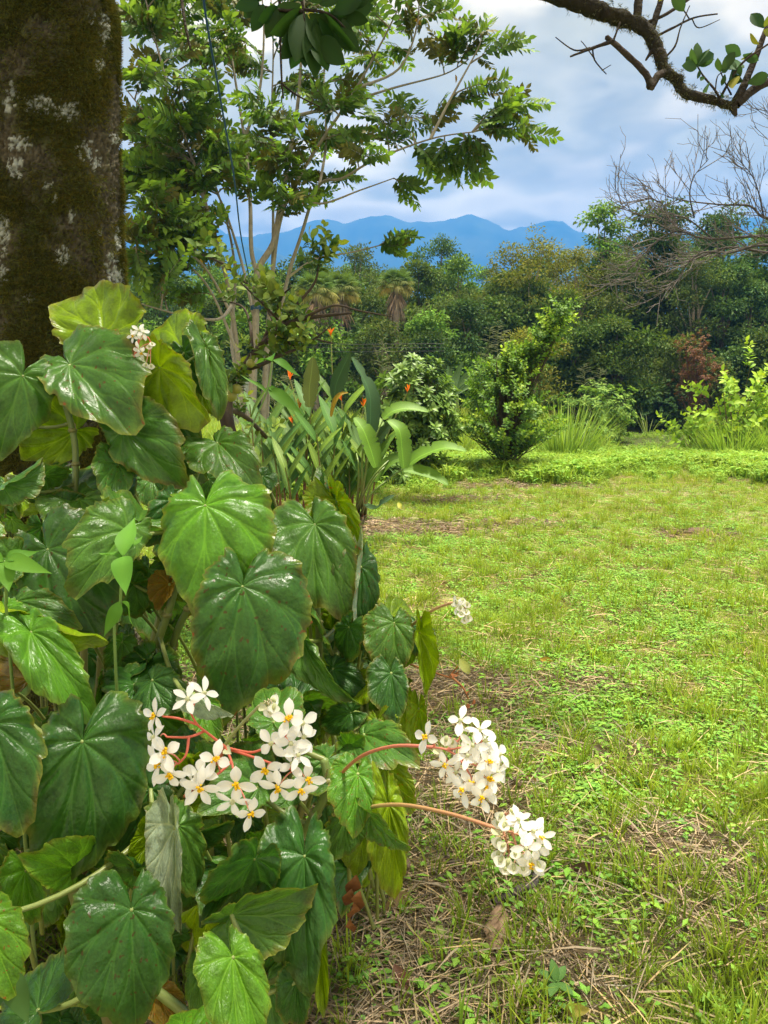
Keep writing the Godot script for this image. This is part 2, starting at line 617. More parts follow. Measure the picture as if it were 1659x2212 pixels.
func lawn() -> void:
	var tufts := []
	for i in 4:
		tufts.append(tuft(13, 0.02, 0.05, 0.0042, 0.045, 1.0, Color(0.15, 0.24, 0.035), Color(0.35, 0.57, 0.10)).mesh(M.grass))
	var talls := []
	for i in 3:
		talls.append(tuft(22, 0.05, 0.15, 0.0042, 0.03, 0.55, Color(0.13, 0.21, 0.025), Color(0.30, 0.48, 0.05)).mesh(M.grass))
	var broads := []
	for i in 4:
		var b := B.new()
		for k in 9:
			var a := rf(0, TAU)
			var r := rf(0.0, 0.05)
			var q := Vector3(cos(a) * r, rf(0.008, 0.035), sin(a) * r)
			var dd := Vector3(cos(a + rf(-.6, .6)), rf(0.0, 0.5), sin(a + rf(-.6, .6)))
			var cc := tint(Color(0.17, 0.35, 0.05), 0.25)
			b.leaf(q, dd, Vector3.UP, rf(0.014, 0.034), rf(0.008, 0.016), cc, cc, 0.2, 0.25, 2)
		broads.append(b.mesh(M.leaf))
	var straws := []
	for i in 3:
		var b := B.new()
		for k in 11:
			var a := rf(0, TAU)
			var q := Vector3(rf(-.08, .08), rf(0.0, 0.025), rf(-.08, .08))
			var dd := Vector3(cos(a), rf(-0.12, 0.25), sin(a)).normalized()
			blade(b, q, dd, rf(0.06, 0.17), rf(0.0022, 0.0042), tint(Color(0.29, 0.245, 0.175), 0.3), tint(Color(0.35, 0.30, 0.22), 0.3), rf(0.0, 0.3))
		straws.append(b.mesh(M.dry))
	var chips := []
	for i in 3:
		var b := B.new()
		for k in 5:
			var a := rf(0, TAU)
			var cc := tint([Color(0.19, 0.14, 0.10), Color(0.31, 0.25, 0.185), Color(0.11, 0.08, 0.06)][k % 3], 0.3)
			b.leaf(Vector3(rf(-.09, .09), rf(0.002, 0.02), rf(-.09, .09)), Vector3(cos(a), rf(-.05, .2), sin(a)), Vector3(rf(-.3, .3), 1, rf(-.3, .3)), rf(0.03, 0.085), rf(0.008, 0.02), cc, cc, 0.4, rf(-.2, .3), 2)
		chips.append(b.mesh(M.dry))
	var tr := {}
	var cs := {}
	for key in ["g0", "g1", "g2", "g3", "t0", "t1", "t2", "b0", "b1", "b2", "b3", "s0", "s1", "s2", "c0", "c1", "c2"]:
		tr[key] = []
		cs[key] = []
	var z := -1.35
	while z > -15.5:
		var step := 0.010 * (1.0 + absf(z) * 0.30)
		var half := absf(z) * 0.60 + 0.25
		var count := int(2.0 * half / 0.030 / (1.0 + absf(z) * 0.06))
		for i in count:
			var x := rf(-half, half)
			var zz := z + rf(-0.5, 0.5) * step * 2.0
			var pp := pix(Vector3(x, 0, zz))
			if pp.x < -60.0 or (pp.y < 1045.0 and pp.x < 480.0):
				continue
			var l := litter(x, zz)
			var n := noise.get_noise_2d(x * 30.0, zz * 30.0)
			var n2 := noise.get_noise_2d(x * 11.0 + 50.0, zz * 11.0)
			var y := ground_y(x, zz) + l * 0.015
			var bas := Basis(Vector3.UP, rf(0, TAU)).scaled(Vector3.ONE * rf(0.75, 1.35) * (1.0 + absf(z) * 0.012))
			var p := Vector3(x, y, zz)
			var u := rng.randf()
			var key := ""
			var cc := Color(1, 1, 1)
			var far := clampf(absf(z) / 12.0, 0.0, 1.0)
			if u < l * 0.68:
				key = ("c%d" if (zz < -6.0 and rng.randf() < 0.75) or rng.randf() < 0.02 else "s%d") % rng.randi_range(0, 2)
				var k := rf(0.7, 1.25)
				cc = Color(k, k, k)
			elif u < l * 0.74 + 0.05 + maxf(n, -0.1) * 0.4:
				key = "s%d" % rng.randi_range(0, 2)
				cc = Color(1.35, 1.3, 1.05)
			elif rng.randf() < clampf(0.30 + n2 * 0.6, 0.06, 0.6) * (1.0 - far * 0.35) * (0.8 if zz > -3.4 else 1.0):
				key = "b%d" % rng.randi_range(0, 3)
				var k := rf(0.8, 1.2)
				cc = Color(k * rf(0.9, 1.2), k, k * rf(0.7, 1.1))
			else:
				if rng.randf() < 0.05 + maxf(n, 0.0) * 0.2 + (0.05 if zz > -3.0 else 0.0):
					key = "t%d" % rng.randi_range(0, 2)
				else:
					key = "g%d" % rng.randi_range(0, 3)
				var k := rf(0.8, 1.2)
				cc = Color(k * (1.0 + rf(0.0, 0.25) + far * 0.12), k * 1.02, k * 0.9)
			tr[key].append(Transform3D(bas, p))
			cs[key].append(cc)
		z -= step
	var all := {"g": [tufts, "lawn_grass", "short mown yellow green grass blades of the garden lawn", "grass"], "t": [talls, "grass_tufts_grass", "taller clumps of bright grass standing up out of the mown lawn", "grass"],
		"b": [broads, "broadleaf_weeds", "small round leaved weeds creeping through the lawn grass", "weeds"], "s": [straws, "dry_thatch_litter", "dry brown grass clippings and straw lying on the lawn", "dead grass"], "c": [chips, "mulch_litter", "brown wood chip and leaf mulch round the flower bed", "mulch"]}
	for key in tr:
		if tr[key].is_empty(): continue
		var a: Array = all[key[0]]
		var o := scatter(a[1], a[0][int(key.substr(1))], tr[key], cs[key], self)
		tag(o, a[2], a[3], a[1].replace("_", " "))
		print(key, " ", tr[key].size())

# ---------------------------------------------------------------- begonias
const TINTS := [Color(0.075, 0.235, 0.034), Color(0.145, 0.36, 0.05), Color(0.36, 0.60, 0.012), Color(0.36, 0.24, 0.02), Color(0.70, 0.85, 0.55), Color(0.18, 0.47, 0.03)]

func begonia_leaf(a: Vector3, t: Vector3, wr: float, roll: float, kind: int, fold: float, cup: float, asym: float) -> ArrayMesh:
	var b := B.new()
	var ax := t - a
	var ln := ax.length()
	ax /= ln
	var n := cam_pos - (a + t) * 0.5
	n = (n - ax * n.dot(ax)).normalized().rotated(ax, deg_to_rad(roll))
	var s := ax.cross(n).normalized()
	var which := 2 if kind == 3 or rng.randf() < 0.28 else rng.randi_range(0, 1)
	var veins: Array = VEINS[which]
	fold += rf(-0.02, 0.12)
	cup = cup * 2.0
	wr *= 0.81
	var na := 88
	var rings := [0.05, 0.13, 0.24, 0.36, 0.49, 0.62, 0.74, 0.85, 0.94, 1.0]
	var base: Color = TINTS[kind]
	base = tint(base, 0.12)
	var ph := rf(0, TAU)
	var ph2 := rf(0, TAU)
	var ruf := rf(0.025, 0.06)
	var droop := rf(0.08, 0.32)
	var edge := rf(0.15, 0.75)
	var jit := []
	for i in na + 1:
		jit.append(rf(-0.028, 0.022))
	var jc := b.pt(Vector3.ZERO, base, Vector2(0.38, 0.5))
	for r in rings.size():
		var rho: float = rings[r]
		for i in na + 1:
			var th := lerpf(-PI + 0.04, PI - 0.04, float(i) / na)
			var q := absf(th)
			var out := 1.0 - 0.16 * smoothstep(0.12, 0.6, q) - 0.26 * smoothstep(0.45, 1.6, q) - 0.09 * smoothstep(1.5, 2.5, q) - 0.40 * smoothstep(2.7, PI, q)
			out += 0.12 * exp(-pow(q / 0.15, 2.0))
			out *= 1.0 + asym * 0.26 * sin(th) + 0.022 * sin(th * 9.0 + ph) + 0.018 * sin(th * 21.0 + ph2)
			out += jit[i] * smoothstep(0.8, 1.0, rho)
			var e0 := 9.0
			for vv in veins: e0 = minf(e0, absf(th - vv))
			out *= 1.0 + 0.035 * (0.5 - clampf(e0 / 0.31, 0.0, 1.0)) * smoothstep(0.5, 1.0, rho)
			var near := 9.0
			for vv in veins:
				near = minf(near, absf(th - vv * (1.12 - 0.26 * rho)))
			var e := clampf(near / 0.31, 0.0, 1.0)
			var x := out * rho * cos(th)
			var y := out * rho * sin(th)
			var h := 0.080 * pow(rho, 0.8) * (1.0 - (1.0 - e) * (1.0 - e)) * (1.0 - 0.45 * rho)
			h += fold * absf(y) + cup * rho * rho * 0.5
			h += ruf * rho * rho * rho * (sin(th * 4.0 + ph) + 0.6 * sin(th * 7.0 + ph2))
			h -= droop * maxf(x, 0.0) * maxf(x, 0.0)
			h += noise.get_noise_2d(x * 60.0 + ph * 50.0, y * 60.0) * 0.09 * rho
			var col := base
			var m := smoothstep(0.90, 1.0, rho) * edge
			col = col.lerp(Color(0.5, 0.5, 0.06), m)
			if jit[i] < -0.014 and rho > 0.9:
				col = col.lerp(Color(0.25, 0.10, 0.03), 0.6 * edge)
			b.pt(ax * (x * ln) + s * (y * ln * wr) + n * (h * ln), col, Vector2(0.38 + 0.55 * out * rho * cos(th), 0.5 + 0.55 * out * rho * sin(th)))
	for i in na:
		b.tri(jc, 1 + i, 2 + i)
	for r in rings.size() - 1:
		for i in na:
			var k := 1 + r * (na + 1) + i
			b.quad(k, k + na + 1, k + na + 2, k + 1)
	return b.mesh(M.begonia[which])

func nearest(nodes: Array, p: Vector3) -> Vector3:
	var best: Vector3 = nodes[0]
	var bd := 1e9
	for q in nodes:
		var d: float = (q - p).length() + maxf(0.0, q.y - p.y) * 1.5
		if d < bd:
			bd = d
			best = q
	return best

func begonia_plant(label: String, canes: Array, leaves: Array) -> Node3D:
	var first: Array = canes[0]
	var foot := at(first[-1][0], first[-1][1], first[-1][2])
	foot.y = 0.0
	var o := thing("begonia_plant", label, "begonia", foot, "begonia plants in the flowering clump")
	var nodes := []
	for cn in canes:
		var k := []
		for p in cn:
			k.append(at(p[0], p[1], p[2]))
		var last: Vector3 = k[-1]
		k.append(Vector3(lerpf(last.x, foot.x, 0.6) - 0.05, last.y * 0.45, last.z - 0.05))
		k.append(Vector3(lerpf(last.x, foot.x, 0.85) - 0.08, -0.02, last.z - 0.1))
		k.reverse()
		var sp := smooth_path(k, 6)
		for i in sp.size():
			nodes.append(sp[i])
		for i in sp.size():
			sp[i] = sp[i] - foot
		var b := B.new()
		b.tube(sp, 0.013, 0.0075, 9, Color(0.16, 0.10, 0.05), Color(0.17, 0.24, 0.06))
		for i in range(2, sp.size() - 1, 4):   # swollen joints and dry stipules
			b.blob(sp[i], Vector3(0.0125, 0.008, 0.0125), Color(0.20, 0.20, 0.07), 4, 8)
			b.leaf(sp[i], (sp[i + 1] - sp[i]).normalized() + rdir() * 0.5, rdir(), rf(0.02, 0.035), 0.016, Color(0.35, 0.36, 0.15), Color(0.4, 0.28, 0.14), 0.6, 0.2, 3)
		part("stem", b.mesh(M.stalk), o)
	for l in leaves:
		var a := at(l[0], l[1], l[4])
		var t := at(l[2], l[3], l[4] + l[5])
		var m := begonia_leaf(a, t, l[6], l[7], l[8], l[9], l[10], l[11] if l.size() > 11 else [-1.0, 1.0][rng.randi_range(0, 1)])
		var lf := part("leaf", m, o, Transform3D(Basis(), a - foot))
		if l[8] == 4: lf.set_meta("label", "leaf turned to show its pale grey green underside")
		if l[8] == 3: lf.set_meta("label", "old orange brown leaf lit from behind")
		var root := nearest(nodes, a)
		var mid := (a + root) * 0.5 + Vector3(0, (a - root).length() * -0.2, 0)
		var b := B.new()
		b.tube(curve(root - a, mid - a, Vector3(0, 0, 0), 8), 0.0052, 0.0036, 7, Color(0.17, 0.20, 0.05), Color(0.26, 0.33, 0.10))
		part("petiole", b.mesh(M.stalk), lf)
	return o

func flower_mesh(np: int, long: float, open: float, stamens: bool) -> ArrayMesh:
	var b := B.new()
	var w := Color(0.88, 0.88, 0.84)
	for i in np:
		var a := TAU * i / np + rf(-0.18, 0.18)
		var d := Vector3(cos(a), sin(a), open * rf(0.6, 1.3))
		var big := 1.0 if np > 4 or i % 2 == 0 else 0.82
		b.leaf(Vector3(cos(a), sin(a), 0) * 0.0015, d, Vector3(-cos(a) * 0.3, -sin(a) * 0.3, 1), long * big * rf(0.9, 1.08), long * (0.46 if np > 4 else 0.56) * rf(0.9, 1.1), w, w, 0.22, rf(0.0, 0.35), 6, 0.58)
	if stamens:
		for i in 16:
			var d := Vector3(rf(-1, 1), rf(-1, 1), rf(0.8, 2.0)).normalized()
			b.blob(d * rf(0.0028, 0.0065), Vector3(0.0014, 0.0014, 0.002), tint(Color(0.95, 0.66, 0.02), 0.1), 4, 5)
	else:
		b.blob(Vector3(0, 0, 0.001), Vector3(0.003, 0.003, 0.004), Color(0.7, 0.72, 0.45), 4, 6)
	return b.mesh(M.petal)

func bud_mesh() -> ArrayMesh:      # two rounded closed tepals
	var b := B.new()
	var w := Color(0.80, 0.80, 0.66)
	for s in [-1, 1]:
		b.leaf(Vector3(0, -0.001, 0), Vector3(0, 1, s * 0.22), Vector3(0, 0, s), rf(0.013, 0.016), 0.0165, w, Color(0.85, 0.85, 0.76), -0.35, 0.25, 6, 0.55)
	b.blob(Vector3(0, 0.004, 0), Vector3(0.003, 0.005, 0.003), Color(0.62, 0.66, 0.36), 4, 6)
	return b.mesh(M.petal)

var flowers := []
var buds := []

# stalk: list of polylines [x, y, d] first is the peduncle; blossoms: [x, y, depth, kind, turn x, turn y]
func inflorescence(o: Node3D, label: String, lines: Array, blossoms: Array, cA: Color, cB: Color, thick := 0.0032) -> void:
	var foot := o.position
	var b := B.new()
	var nodes := []
	for i in lines.size():
		var k := []
		for p in lines[i]:
			k.append(at(p[0], p[1], p[2]))
		var sp := smooth_path(k, 6)
		if i > 0:
			nodes.append_array(sp)
		else:
			nodes.append(sp[-1])
		for j in sp.size():
			sp[j] = sp[j] - foot
		b.tube(sp, thick if i == 0 else thick * 0.55, thick * 0.75 if i == 0 else thick * 0.36, 7, cA if i == 0 else cB, cB)
		if i == 0:
			b.leaf(sp[-1], (sp[-1] - sp[-3]).normalized() + Vector3(0, -0.5, 0), Vector3(0, 0.4, 1), 0.016, 0.012, Color(0.5, 0.55, 0.28), Color(0.6, 0.6, 0.4), 0.5, 0.3, 4)
	var heads := []
	for f in blossoms:
		var p := at(f[0], f[1], f[2])
		var n: Vector3 = (cam_pos - p).normalized()
		var root := nearest(nodes, p)
		var away := (p - root).normalized()
		n = (n * 0.75 + away * 0.45 + Vector3(f[4], f[5], 0.0)).normalized()
		var back := p - n * 0.007
		b.tube(curve(root - foot, (root + back) * 0.5 + Vector3(0, 0.006, 0) - foot, back - foot, 5), thick * 0.34, thick * 0.26, 6, cB, cB.lerp(Color(0.75, 0.5, 0.4), 0.5))
		var bs := Basis.looking_at(-n, Vector3.UP).rotated(n, rf(0, TAU))
		if f[3] == 2:
			bs = facing(away * 0.5 + Vector3(0, -1, 0) + rdir() * 0.4, n)
		heads.append([f[3], Transform3D(bs.scaled(Vector3.ONE * rf(0.9, 1.1)), p - foot)])
	var st := part("flower_stalk", b.mesh(M.stalk), o)
	if label: st.set_meta("label", label)
	for h in heads:
		if h[0] == 2:
			part("flower_bud", buds[rng.randi_range(0, 2)], st, h[1])
		else:
			part("flower", flowers[h[0] * 4 + rng.randi_range(0, 3)], st, h[1])

func begonias() -> void:
	for i in 4: flowers.append(flower_mesh(4 + i % 2, rf(0.019, 0.022), 0.28, true))
	for i in 4: flowers.append(flower_mesh(4 + i % 2, 0.0195, 0.15, false))
	for i in 3: buds.append(bud_mesh())
	# leaf: attach x, y, tip x, y, depth, tip depth change, width, roll, kind, fold, cup (, side)
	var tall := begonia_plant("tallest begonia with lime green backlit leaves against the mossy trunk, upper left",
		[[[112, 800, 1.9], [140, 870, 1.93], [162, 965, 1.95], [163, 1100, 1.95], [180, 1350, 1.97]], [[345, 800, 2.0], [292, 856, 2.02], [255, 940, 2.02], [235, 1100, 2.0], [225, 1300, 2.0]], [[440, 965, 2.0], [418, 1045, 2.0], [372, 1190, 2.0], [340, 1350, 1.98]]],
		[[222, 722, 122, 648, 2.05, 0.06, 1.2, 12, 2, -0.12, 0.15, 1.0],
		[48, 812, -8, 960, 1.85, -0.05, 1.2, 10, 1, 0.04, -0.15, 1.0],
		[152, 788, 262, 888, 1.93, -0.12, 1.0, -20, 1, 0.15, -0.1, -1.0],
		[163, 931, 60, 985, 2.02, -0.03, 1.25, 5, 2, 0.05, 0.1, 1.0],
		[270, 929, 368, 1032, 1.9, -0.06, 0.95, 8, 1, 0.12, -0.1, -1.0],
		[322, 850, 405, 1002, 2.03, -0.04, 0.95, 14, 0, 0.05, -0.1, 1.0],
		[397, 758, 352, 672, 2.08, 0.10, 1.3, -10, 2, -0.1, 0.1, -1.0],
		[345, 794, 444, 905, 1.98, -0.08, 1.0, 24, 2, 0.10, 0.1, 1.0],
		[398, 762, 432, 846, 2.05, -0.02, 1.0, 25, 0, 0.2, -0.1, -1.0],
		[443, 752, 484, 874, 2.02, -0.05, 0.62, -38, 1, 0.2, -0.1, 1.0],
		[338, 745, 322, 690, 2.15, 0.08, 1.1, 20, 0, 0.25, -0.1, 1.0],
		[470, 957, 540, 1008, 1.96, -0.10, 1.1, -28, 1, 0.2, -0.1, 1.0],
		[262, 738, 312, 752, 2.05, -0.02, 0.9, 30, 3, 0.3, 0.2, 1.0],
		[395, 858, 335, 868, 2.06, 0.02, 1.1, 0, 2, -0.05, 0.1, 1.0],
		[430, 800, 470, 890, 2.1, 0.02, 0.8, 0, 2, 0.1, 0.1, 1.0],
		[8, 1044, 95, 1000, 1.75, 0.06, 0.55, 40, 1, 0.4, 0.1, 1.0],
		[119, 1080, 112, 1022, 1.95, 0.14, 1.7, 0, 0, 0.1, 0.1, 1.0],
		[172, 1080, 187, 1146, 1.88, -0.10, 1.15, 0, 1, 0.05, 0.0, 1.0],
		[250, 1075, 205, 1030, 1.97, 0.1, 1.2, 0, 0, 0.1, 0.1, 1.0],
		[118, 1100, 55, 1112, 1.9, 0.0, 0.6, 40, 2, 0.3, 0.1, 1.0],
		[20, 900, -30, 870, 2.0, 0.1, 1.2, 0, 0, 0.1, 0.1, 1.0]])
	var middle := begonia_plant("begonia with the two broadest round dark green leaves, middle of the clump",
		[[[380, 1105, 1.6], [388, 1180, 1.6], [374, 1285, 1.6], [332, 1425, 1.62], [318, 1600, 1.66]], [[118, 1195, 1.6], [142, 1340, 1.62], [178, 1600, 1.66]], [[420, 1290, 1.62], [372, 1400, 1.66], [345, 1620, 1.7]]],
		[[103, 1187, 200, 1345, 1.55, -0.08, 1.05, 0, 0, 0.05, -0.1, -1.0],
		[274, 1146, 176, 1250, 1.52, -0.10, 0.95, 14, 1, 0.12, -0.1, 1.0],
		[298, 1131, 318, 1078, 1.62, 0.14, 1.6, 0, 1, 0.1, 0.1, 1.0],
		[372, 1082, 326, 1162, 1.7, -0.05, 1.05, 0, 0, 0.05, -0.1, -1.0],
		[444, 1092, 430, 1290, 1.5, -0.10, 1.15, 4, 5, 0.06, -0.15, -1.0],
		[524, 1267, 494, 1496, 1.42, -0.10, 1.1, -8, 0, 0.09, -0.12, -1.0],
		[36, 1300, 150, 1325, 1.48, -0.02, 0.95, -30, 1, 0.1, -0.1, 1.0],
		[40, 1310, 197, 1384, 1.46, -0.05, 0.5, 50, 2, 0.2, 0.1, 1.0],
		[10, 1320, 60, 1372, 1.42, -0.04, 1.0, 0, 5, 0.1, -0.1, 1.0],
		[67, 1366, 195, 1498, 1.38, -0.06, 0.62, -25, 5, 0.25, -0.1, 1.0],
		[63, 1466, 20, 1400, 1.5, 0.08, 1.5, 0, 3, 0.05, 0.1, 1.0],
		[290, 1480, 262, 1400, 1.5, 0.12, 1.1, 0, 0, 0.1, -0.1, 1.0],
		[330, 1470, 385, 1500, 1.46, -0.05, 1.2, 0, 0, 0.1, -0.1, 1.0],
		[290, 1262, 300, 1330, 1.62, 0.0, 1.3, 0, 1, 0.1, 0.0, 1.0],
		[365, 1262, 342, 1310, 1.6, -0.02, 1.1, 20, 3, 0.3, 0.2, 1.0],
		[440, 1520, 470, 1590, 1.3, -0.03, 1.0, 0, 5, 0.1, 0.1, 1.0],
		[420, 1500, 490, 1540, 1.25, -0.02, 0.5, 45, 4, 0.2, 0.1, 1.0],
		[30, 1210, -40, 1270, 1.5, -0.05, 1.1, 0, 1, 0.1, 0.0, 1.0]])
	var right := begonia_plant("begonia leaning towards the lawn with drooping bud clusters, right edge of the clump",
		[[[682, 1150, 1.75], [677, 1240, 1.75], [690, 1400, 1.76], [665, 1560, 1.78], [625, 1720, 1.8]], [[779, 1225, 1.72], [742, 1330, 1.74], [712, 1480, 1.76], [660, 1620, 1.8]], [[905, 1362, 1.7], [838, 1395, 1.72], [770, 1500, 1.75], [690, 1620, 1.8]]],
		[[680, 1133, 742, 1290, 1.66, -0.10, 0.95, -6, 1, 0.12, -0.1, 1.0],
		[728, 1083, 780, 1205, 1.72, -0.03, 0.78, 18, 2, 0.15, 0.1, 1.0],
		[724, 1085, 688, 1012, 1.74, 0.05, 0.55, -40, 1, 0.3, 0.1, 1.0],
		[779, 1225, 786, 1372, 1.66, -0.06, 0.78, -22, 0, 0.12, -0.1, 1.0],
		[779, 1225, 752, 1400, 1.655, -0.03, 0.30, 30, 4, 0.25, 0.1, -1.0],
		[851, 1346, 856, 1438, 1.6, -0.06, 1.15, 0, 1, 0.15, -0.1, 1.0],
		[905, 1350, 925, 1405, 1.66, -0.04, 1.2, -15, 0, 0.1, -0.1, 1.0],
		[845, 1330, 875, 1295, 1.75, 0.06, 1.2, 0, 2, 0.05, 0.1, 1.0],
		[906, 1366, 922, 1494, 1.62, 0.0, 0.42, -25, 2, 0.3, 0.1, 1.0],
		[888, 1400, 870, 1440, 1.68, 0.0, 1.1, 0, 2, 0.1, 0.1, 1.0],
		[845, 1455, 858, 1548, 1.52, -0.05, 0.95, -8, 0, 0.12, -0.1, 1.0],
		[629, 1526, 652, 1440, 1.5, 0.06, 1.1, 0, 0, 0.08, 0.0, 1.0],
		[655, 1380, 730, 1520, 1.5, -0.04, 0.42, 35, 1, 0.3, -0.1, 1.0],
		[720, 1445, 785, 1492, 1.62, -0.05, 1.0, 0, 0, 0.1, 0.0, 1.0],
		[735, 1370, 790, 1420, 1.8, 0.0, 1.2, 0, 0, 0.1, 0.0, 1.0],
		[700, 1530, 690, 1590, 1.56, -0.02, 0.7, 35, 2, 0.3, 0.1, 1.0],
		[787, 1588, 865, 1600, 1.42, -0.10, 0.95, -40, 1, 0.2, -0.1, 1.0],
		[905, 1530, 906, 1624, 1.6, 0.0, 0.5, 0, 2, 0.1, 0.1, 1.0],
		[773, 1673, 772, 1782, 1.26, -0.06, 0.95, -5, 5, 0.12, -0.1, 1.0],
		[829, 1655, 890, 1745, 1.36, 0.0, 0.95, 0, 2, 0.06, 0.1, 1.0],
		[839, 1738, 866, 1940, 1.28, -0.04, 0.50, -8, 2, 0.12, -0.1, 1.0],
		[752, 1612, 776, 1598, 1.4, -0.04, 1.4, 0, 5, 0.1, 0.0, 1.0],
		[790, 1770, 770, 1880, 1.4, -0.04, 0.9, 0, 2, 0.1, 0.0, 1.0],
		[700, 1290, 760, 1345, 1.8, 0.0, 1.1, 0, 2, 0.1, 0.0, 1.0],
		[680, 1330, 640, 1400, 1.78, 0.0, 1.1, 0, 2, 0.1, 0.0, 1.0],
		[860, 1500, 880, 1590, 1.66, 0.0, 1.0, 0, 2, 0.1, 0.0, 1.0]])
	var front := begonia_plant("nearest begonia with spotted dark leaves and open white flowers, lower left",
		[[[330, 1760, 1.2], [332, 1870, 1.22], [302, 2050, 1.3]], [[700, 1640, 1.3], [702, 1720, 1.3], [620, 1850, 1.35], [530, 1990, 1.45]], [[60, 1560, 1.25], [92, 1750, 1.3], [150, 1900, 1.35]], [[555, 2075, 1.08], [482, 2150, 1.12], [430, 2240, 1.2]], [[250, 2080, 1.2], [400, 2190, 1.2], [440, 2260, 1.25]]],
		[[178, 1602, 114, 1888, 1.18, -0.08, 0.98, -6, 0, 0.05, -0.12, -1.0],
		[325, 1705, 272, 1868, 1.25, -0.05, 0.95, 0, 0, 0.06, -0.1, 1.0],
		[-15, 1565, 42, 1770, 1.12, -0.05, 1.05, 0, 0, 0.06, -0.1, 1.0],
		[378, 1788, 380, 1988, 1.1, -0.03, 0.40, 24, 4, 0.15, 0.1, 1.0],
		[384, 1784, 450, 1918, 1.13, 0.02, 0.9, -30, 1, 0.1, -0.1, 1.0],
		[284, 1966, 300, 2200, 1.03, -0.06, 1.12, 0, 0, 0.04, -0.1, 1.0],
		[-30, 1985, 30, 2125, 0.98, -0.03, 1.15, 0, 5, 0.06, -0.1, 1.0],
		[170, 2080, 210, 2165, 1.12, 0.0, 1.1, 0, 1, 0.06, 0.0, 1.0],
		[658, 1850, 656, 2112, 1.18, -0.08, 0.78, 10, 0, 0.08, -0.1, 1.0],
		[499, 1976, 668, 1922, 1.1, 0.04, 0.85, 35, 1, 0.12, 0.1, 1.0],
		[503, 2068, 566, 2235, 0.98, -0.05, 0.9, -8, 5, 0.12, -0.1, 1.0],
		[400, 2240, 380, 2175, 1.0, 0.05, 1.4, 0, 5, 0.06, 0.0, 1.0],
		[440, 2090, 445, 2200, 1.15, 0.0, 0.6, 0, 1, 0.1, 0.0, 1.0],
		[640, 2120, 648, 2230, 1.15, 0.0, 0.7, 0, 0, 0.1, 0.0, 1.0],
		[693, 2050, 704, 2196, 1.2, 0.0, 0.22, 0, 2, 0.4, 0.0, 1.0],
		[82, 2184, 30, 2120, 1.0, 0.06, 1.3, 0, 0, 0.06, 0.0, 1.0],
		[340, 2140, 400, 2190, 1.2, 0.0, 1.0, 0, 3, 0.1, 0.0, 1.0],
		[335, 1800, 312, 1895, 1.17, -0.02, 0.5, 20, 2, 0.35, 0.3, 1.0],
		[540, 1770, 548, 1850, 1.32, 0.0, 0.9, 0, 0, 0.1, 0.0, 1.0],
		[590, 1560, 560, 1480, 1.3, 0.06, 1.2, 0, 1, 0.1, 0.0, 1.0],
		[530, 1680, 500, 1600, 1.35, 0.06, 1.2, 0, 1, 0.1, 0.0, 1.0],
		[700, 1690, 650, 1640, 1.36, 0.03, 1.2, 0, 2, 0.1, 0.0, 1.0],
		[430, 1640, 360, 1590, 1.38, 0.03, 1.2, 0, 0, 0.1, 0.0, 1.0]])
	# inner leaves in the depth of the clump
	var owners := [tall, middle, right, front]
	for i in 190:
		var px := rf(-60, 640)
		var py := rf(1020, 2260)
		if i % 4 == 3:
			px = rf(600, 830); py = rf(1300, 1880)
		var d := clampf(2.25 - (py - 1000.0) / 1500.0, 1.2, 2.3) + rf(0.1, 0.45)
		var a := at(px, py, d)
		if a.y < 0.12: continue
		var ang := rf(-0.9, 0.9) + PI * 0.5
		var ln := rf(70, 140) * 1.45 / d
		var o: Node3D = owners[3] if py > 1750 else owners[2] if px > 580 else owners[1] if py > 1150 else owners[0]
		var t := at(px + cos(ang) * ln, py + sin(ang) * ln, d + rf(-0.12, 0.08))
		var lf := part("leaf", begonia_leaf(a, t, rf(0.85, 1.15), rf(-40, 40), [0, 0, 1, 0, 2, 1][rng.randi_range(0, 5)], rf(0.0, 0.2), -0.1, [-1.0, 1.0][i % 2]), o, Transform3D(Basis(), a - o.position))
		var b := B.new()
		var down := Vector3(rf(-.06, .06), -rf(0.12, 0.3), rf(-.1, 0.0))
		b.tube(curve(down, down * 0.4 + Vector3(0, 0.02, -.02), Vector3.ZERO, 6), 0.005, 0.0035, 6, Color(0.15, 0.17, 0.05), Color(0.24, 0.30, 0.09))
		part("petiole", b.mesh(M.stalk), lf)
	# smaller, younger leaves turned every way in front
	for i in 92:
		var py := rf(1000, 1930)
		var px := rf(-20, 560) if i % 4 else rf(610, 830)
		if i % 4 == 0: py = rf(1280, 1800)
		var d := clampf(2.0 - (py - 1000.0) / 1150.0, 1.24, 1.95) + rf(-0.12, 0.10)
		var ang := PI * 0.5 + rf(-1.7, 1.7)
		var ln := rf(48, 100) * 1.45 / d
		var a := at(px, py, d)
		var o: Node3D = owners[3] if py > 1750 else owners[2] if px > 580 else owners[1] if py > 1150 else owners[0]
		var t := at(px + cos(ang) * ln, py + sin(ang) * ln, d + rf(-0.10, 0.10))
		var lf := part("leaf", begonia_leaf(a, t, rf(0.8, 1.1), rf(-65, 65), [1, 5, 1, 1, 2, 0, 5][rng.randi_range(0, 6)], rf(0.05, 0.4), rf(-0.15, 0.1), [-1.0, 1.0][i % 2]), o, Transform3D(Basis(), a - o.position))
		var b := B.new()
		var down := Vector3(rf(-.06, .06), -rf(0.10, 0.22), rf(-.16, -0.05))
		b.tube(curve(down, down * 0.4 + Vector3(0, 0.02, -.02), Vector3.ZERO, 6), 0.0045, 0.003, 6, Color(0.17, 0.20, 0.05), Color(0.26, 0.34, 0.09))
		part("petiole", b.mesh(M.stalk), lf)
	# flower clusters
	var red := Color(0.60, 0.13, 0.075)
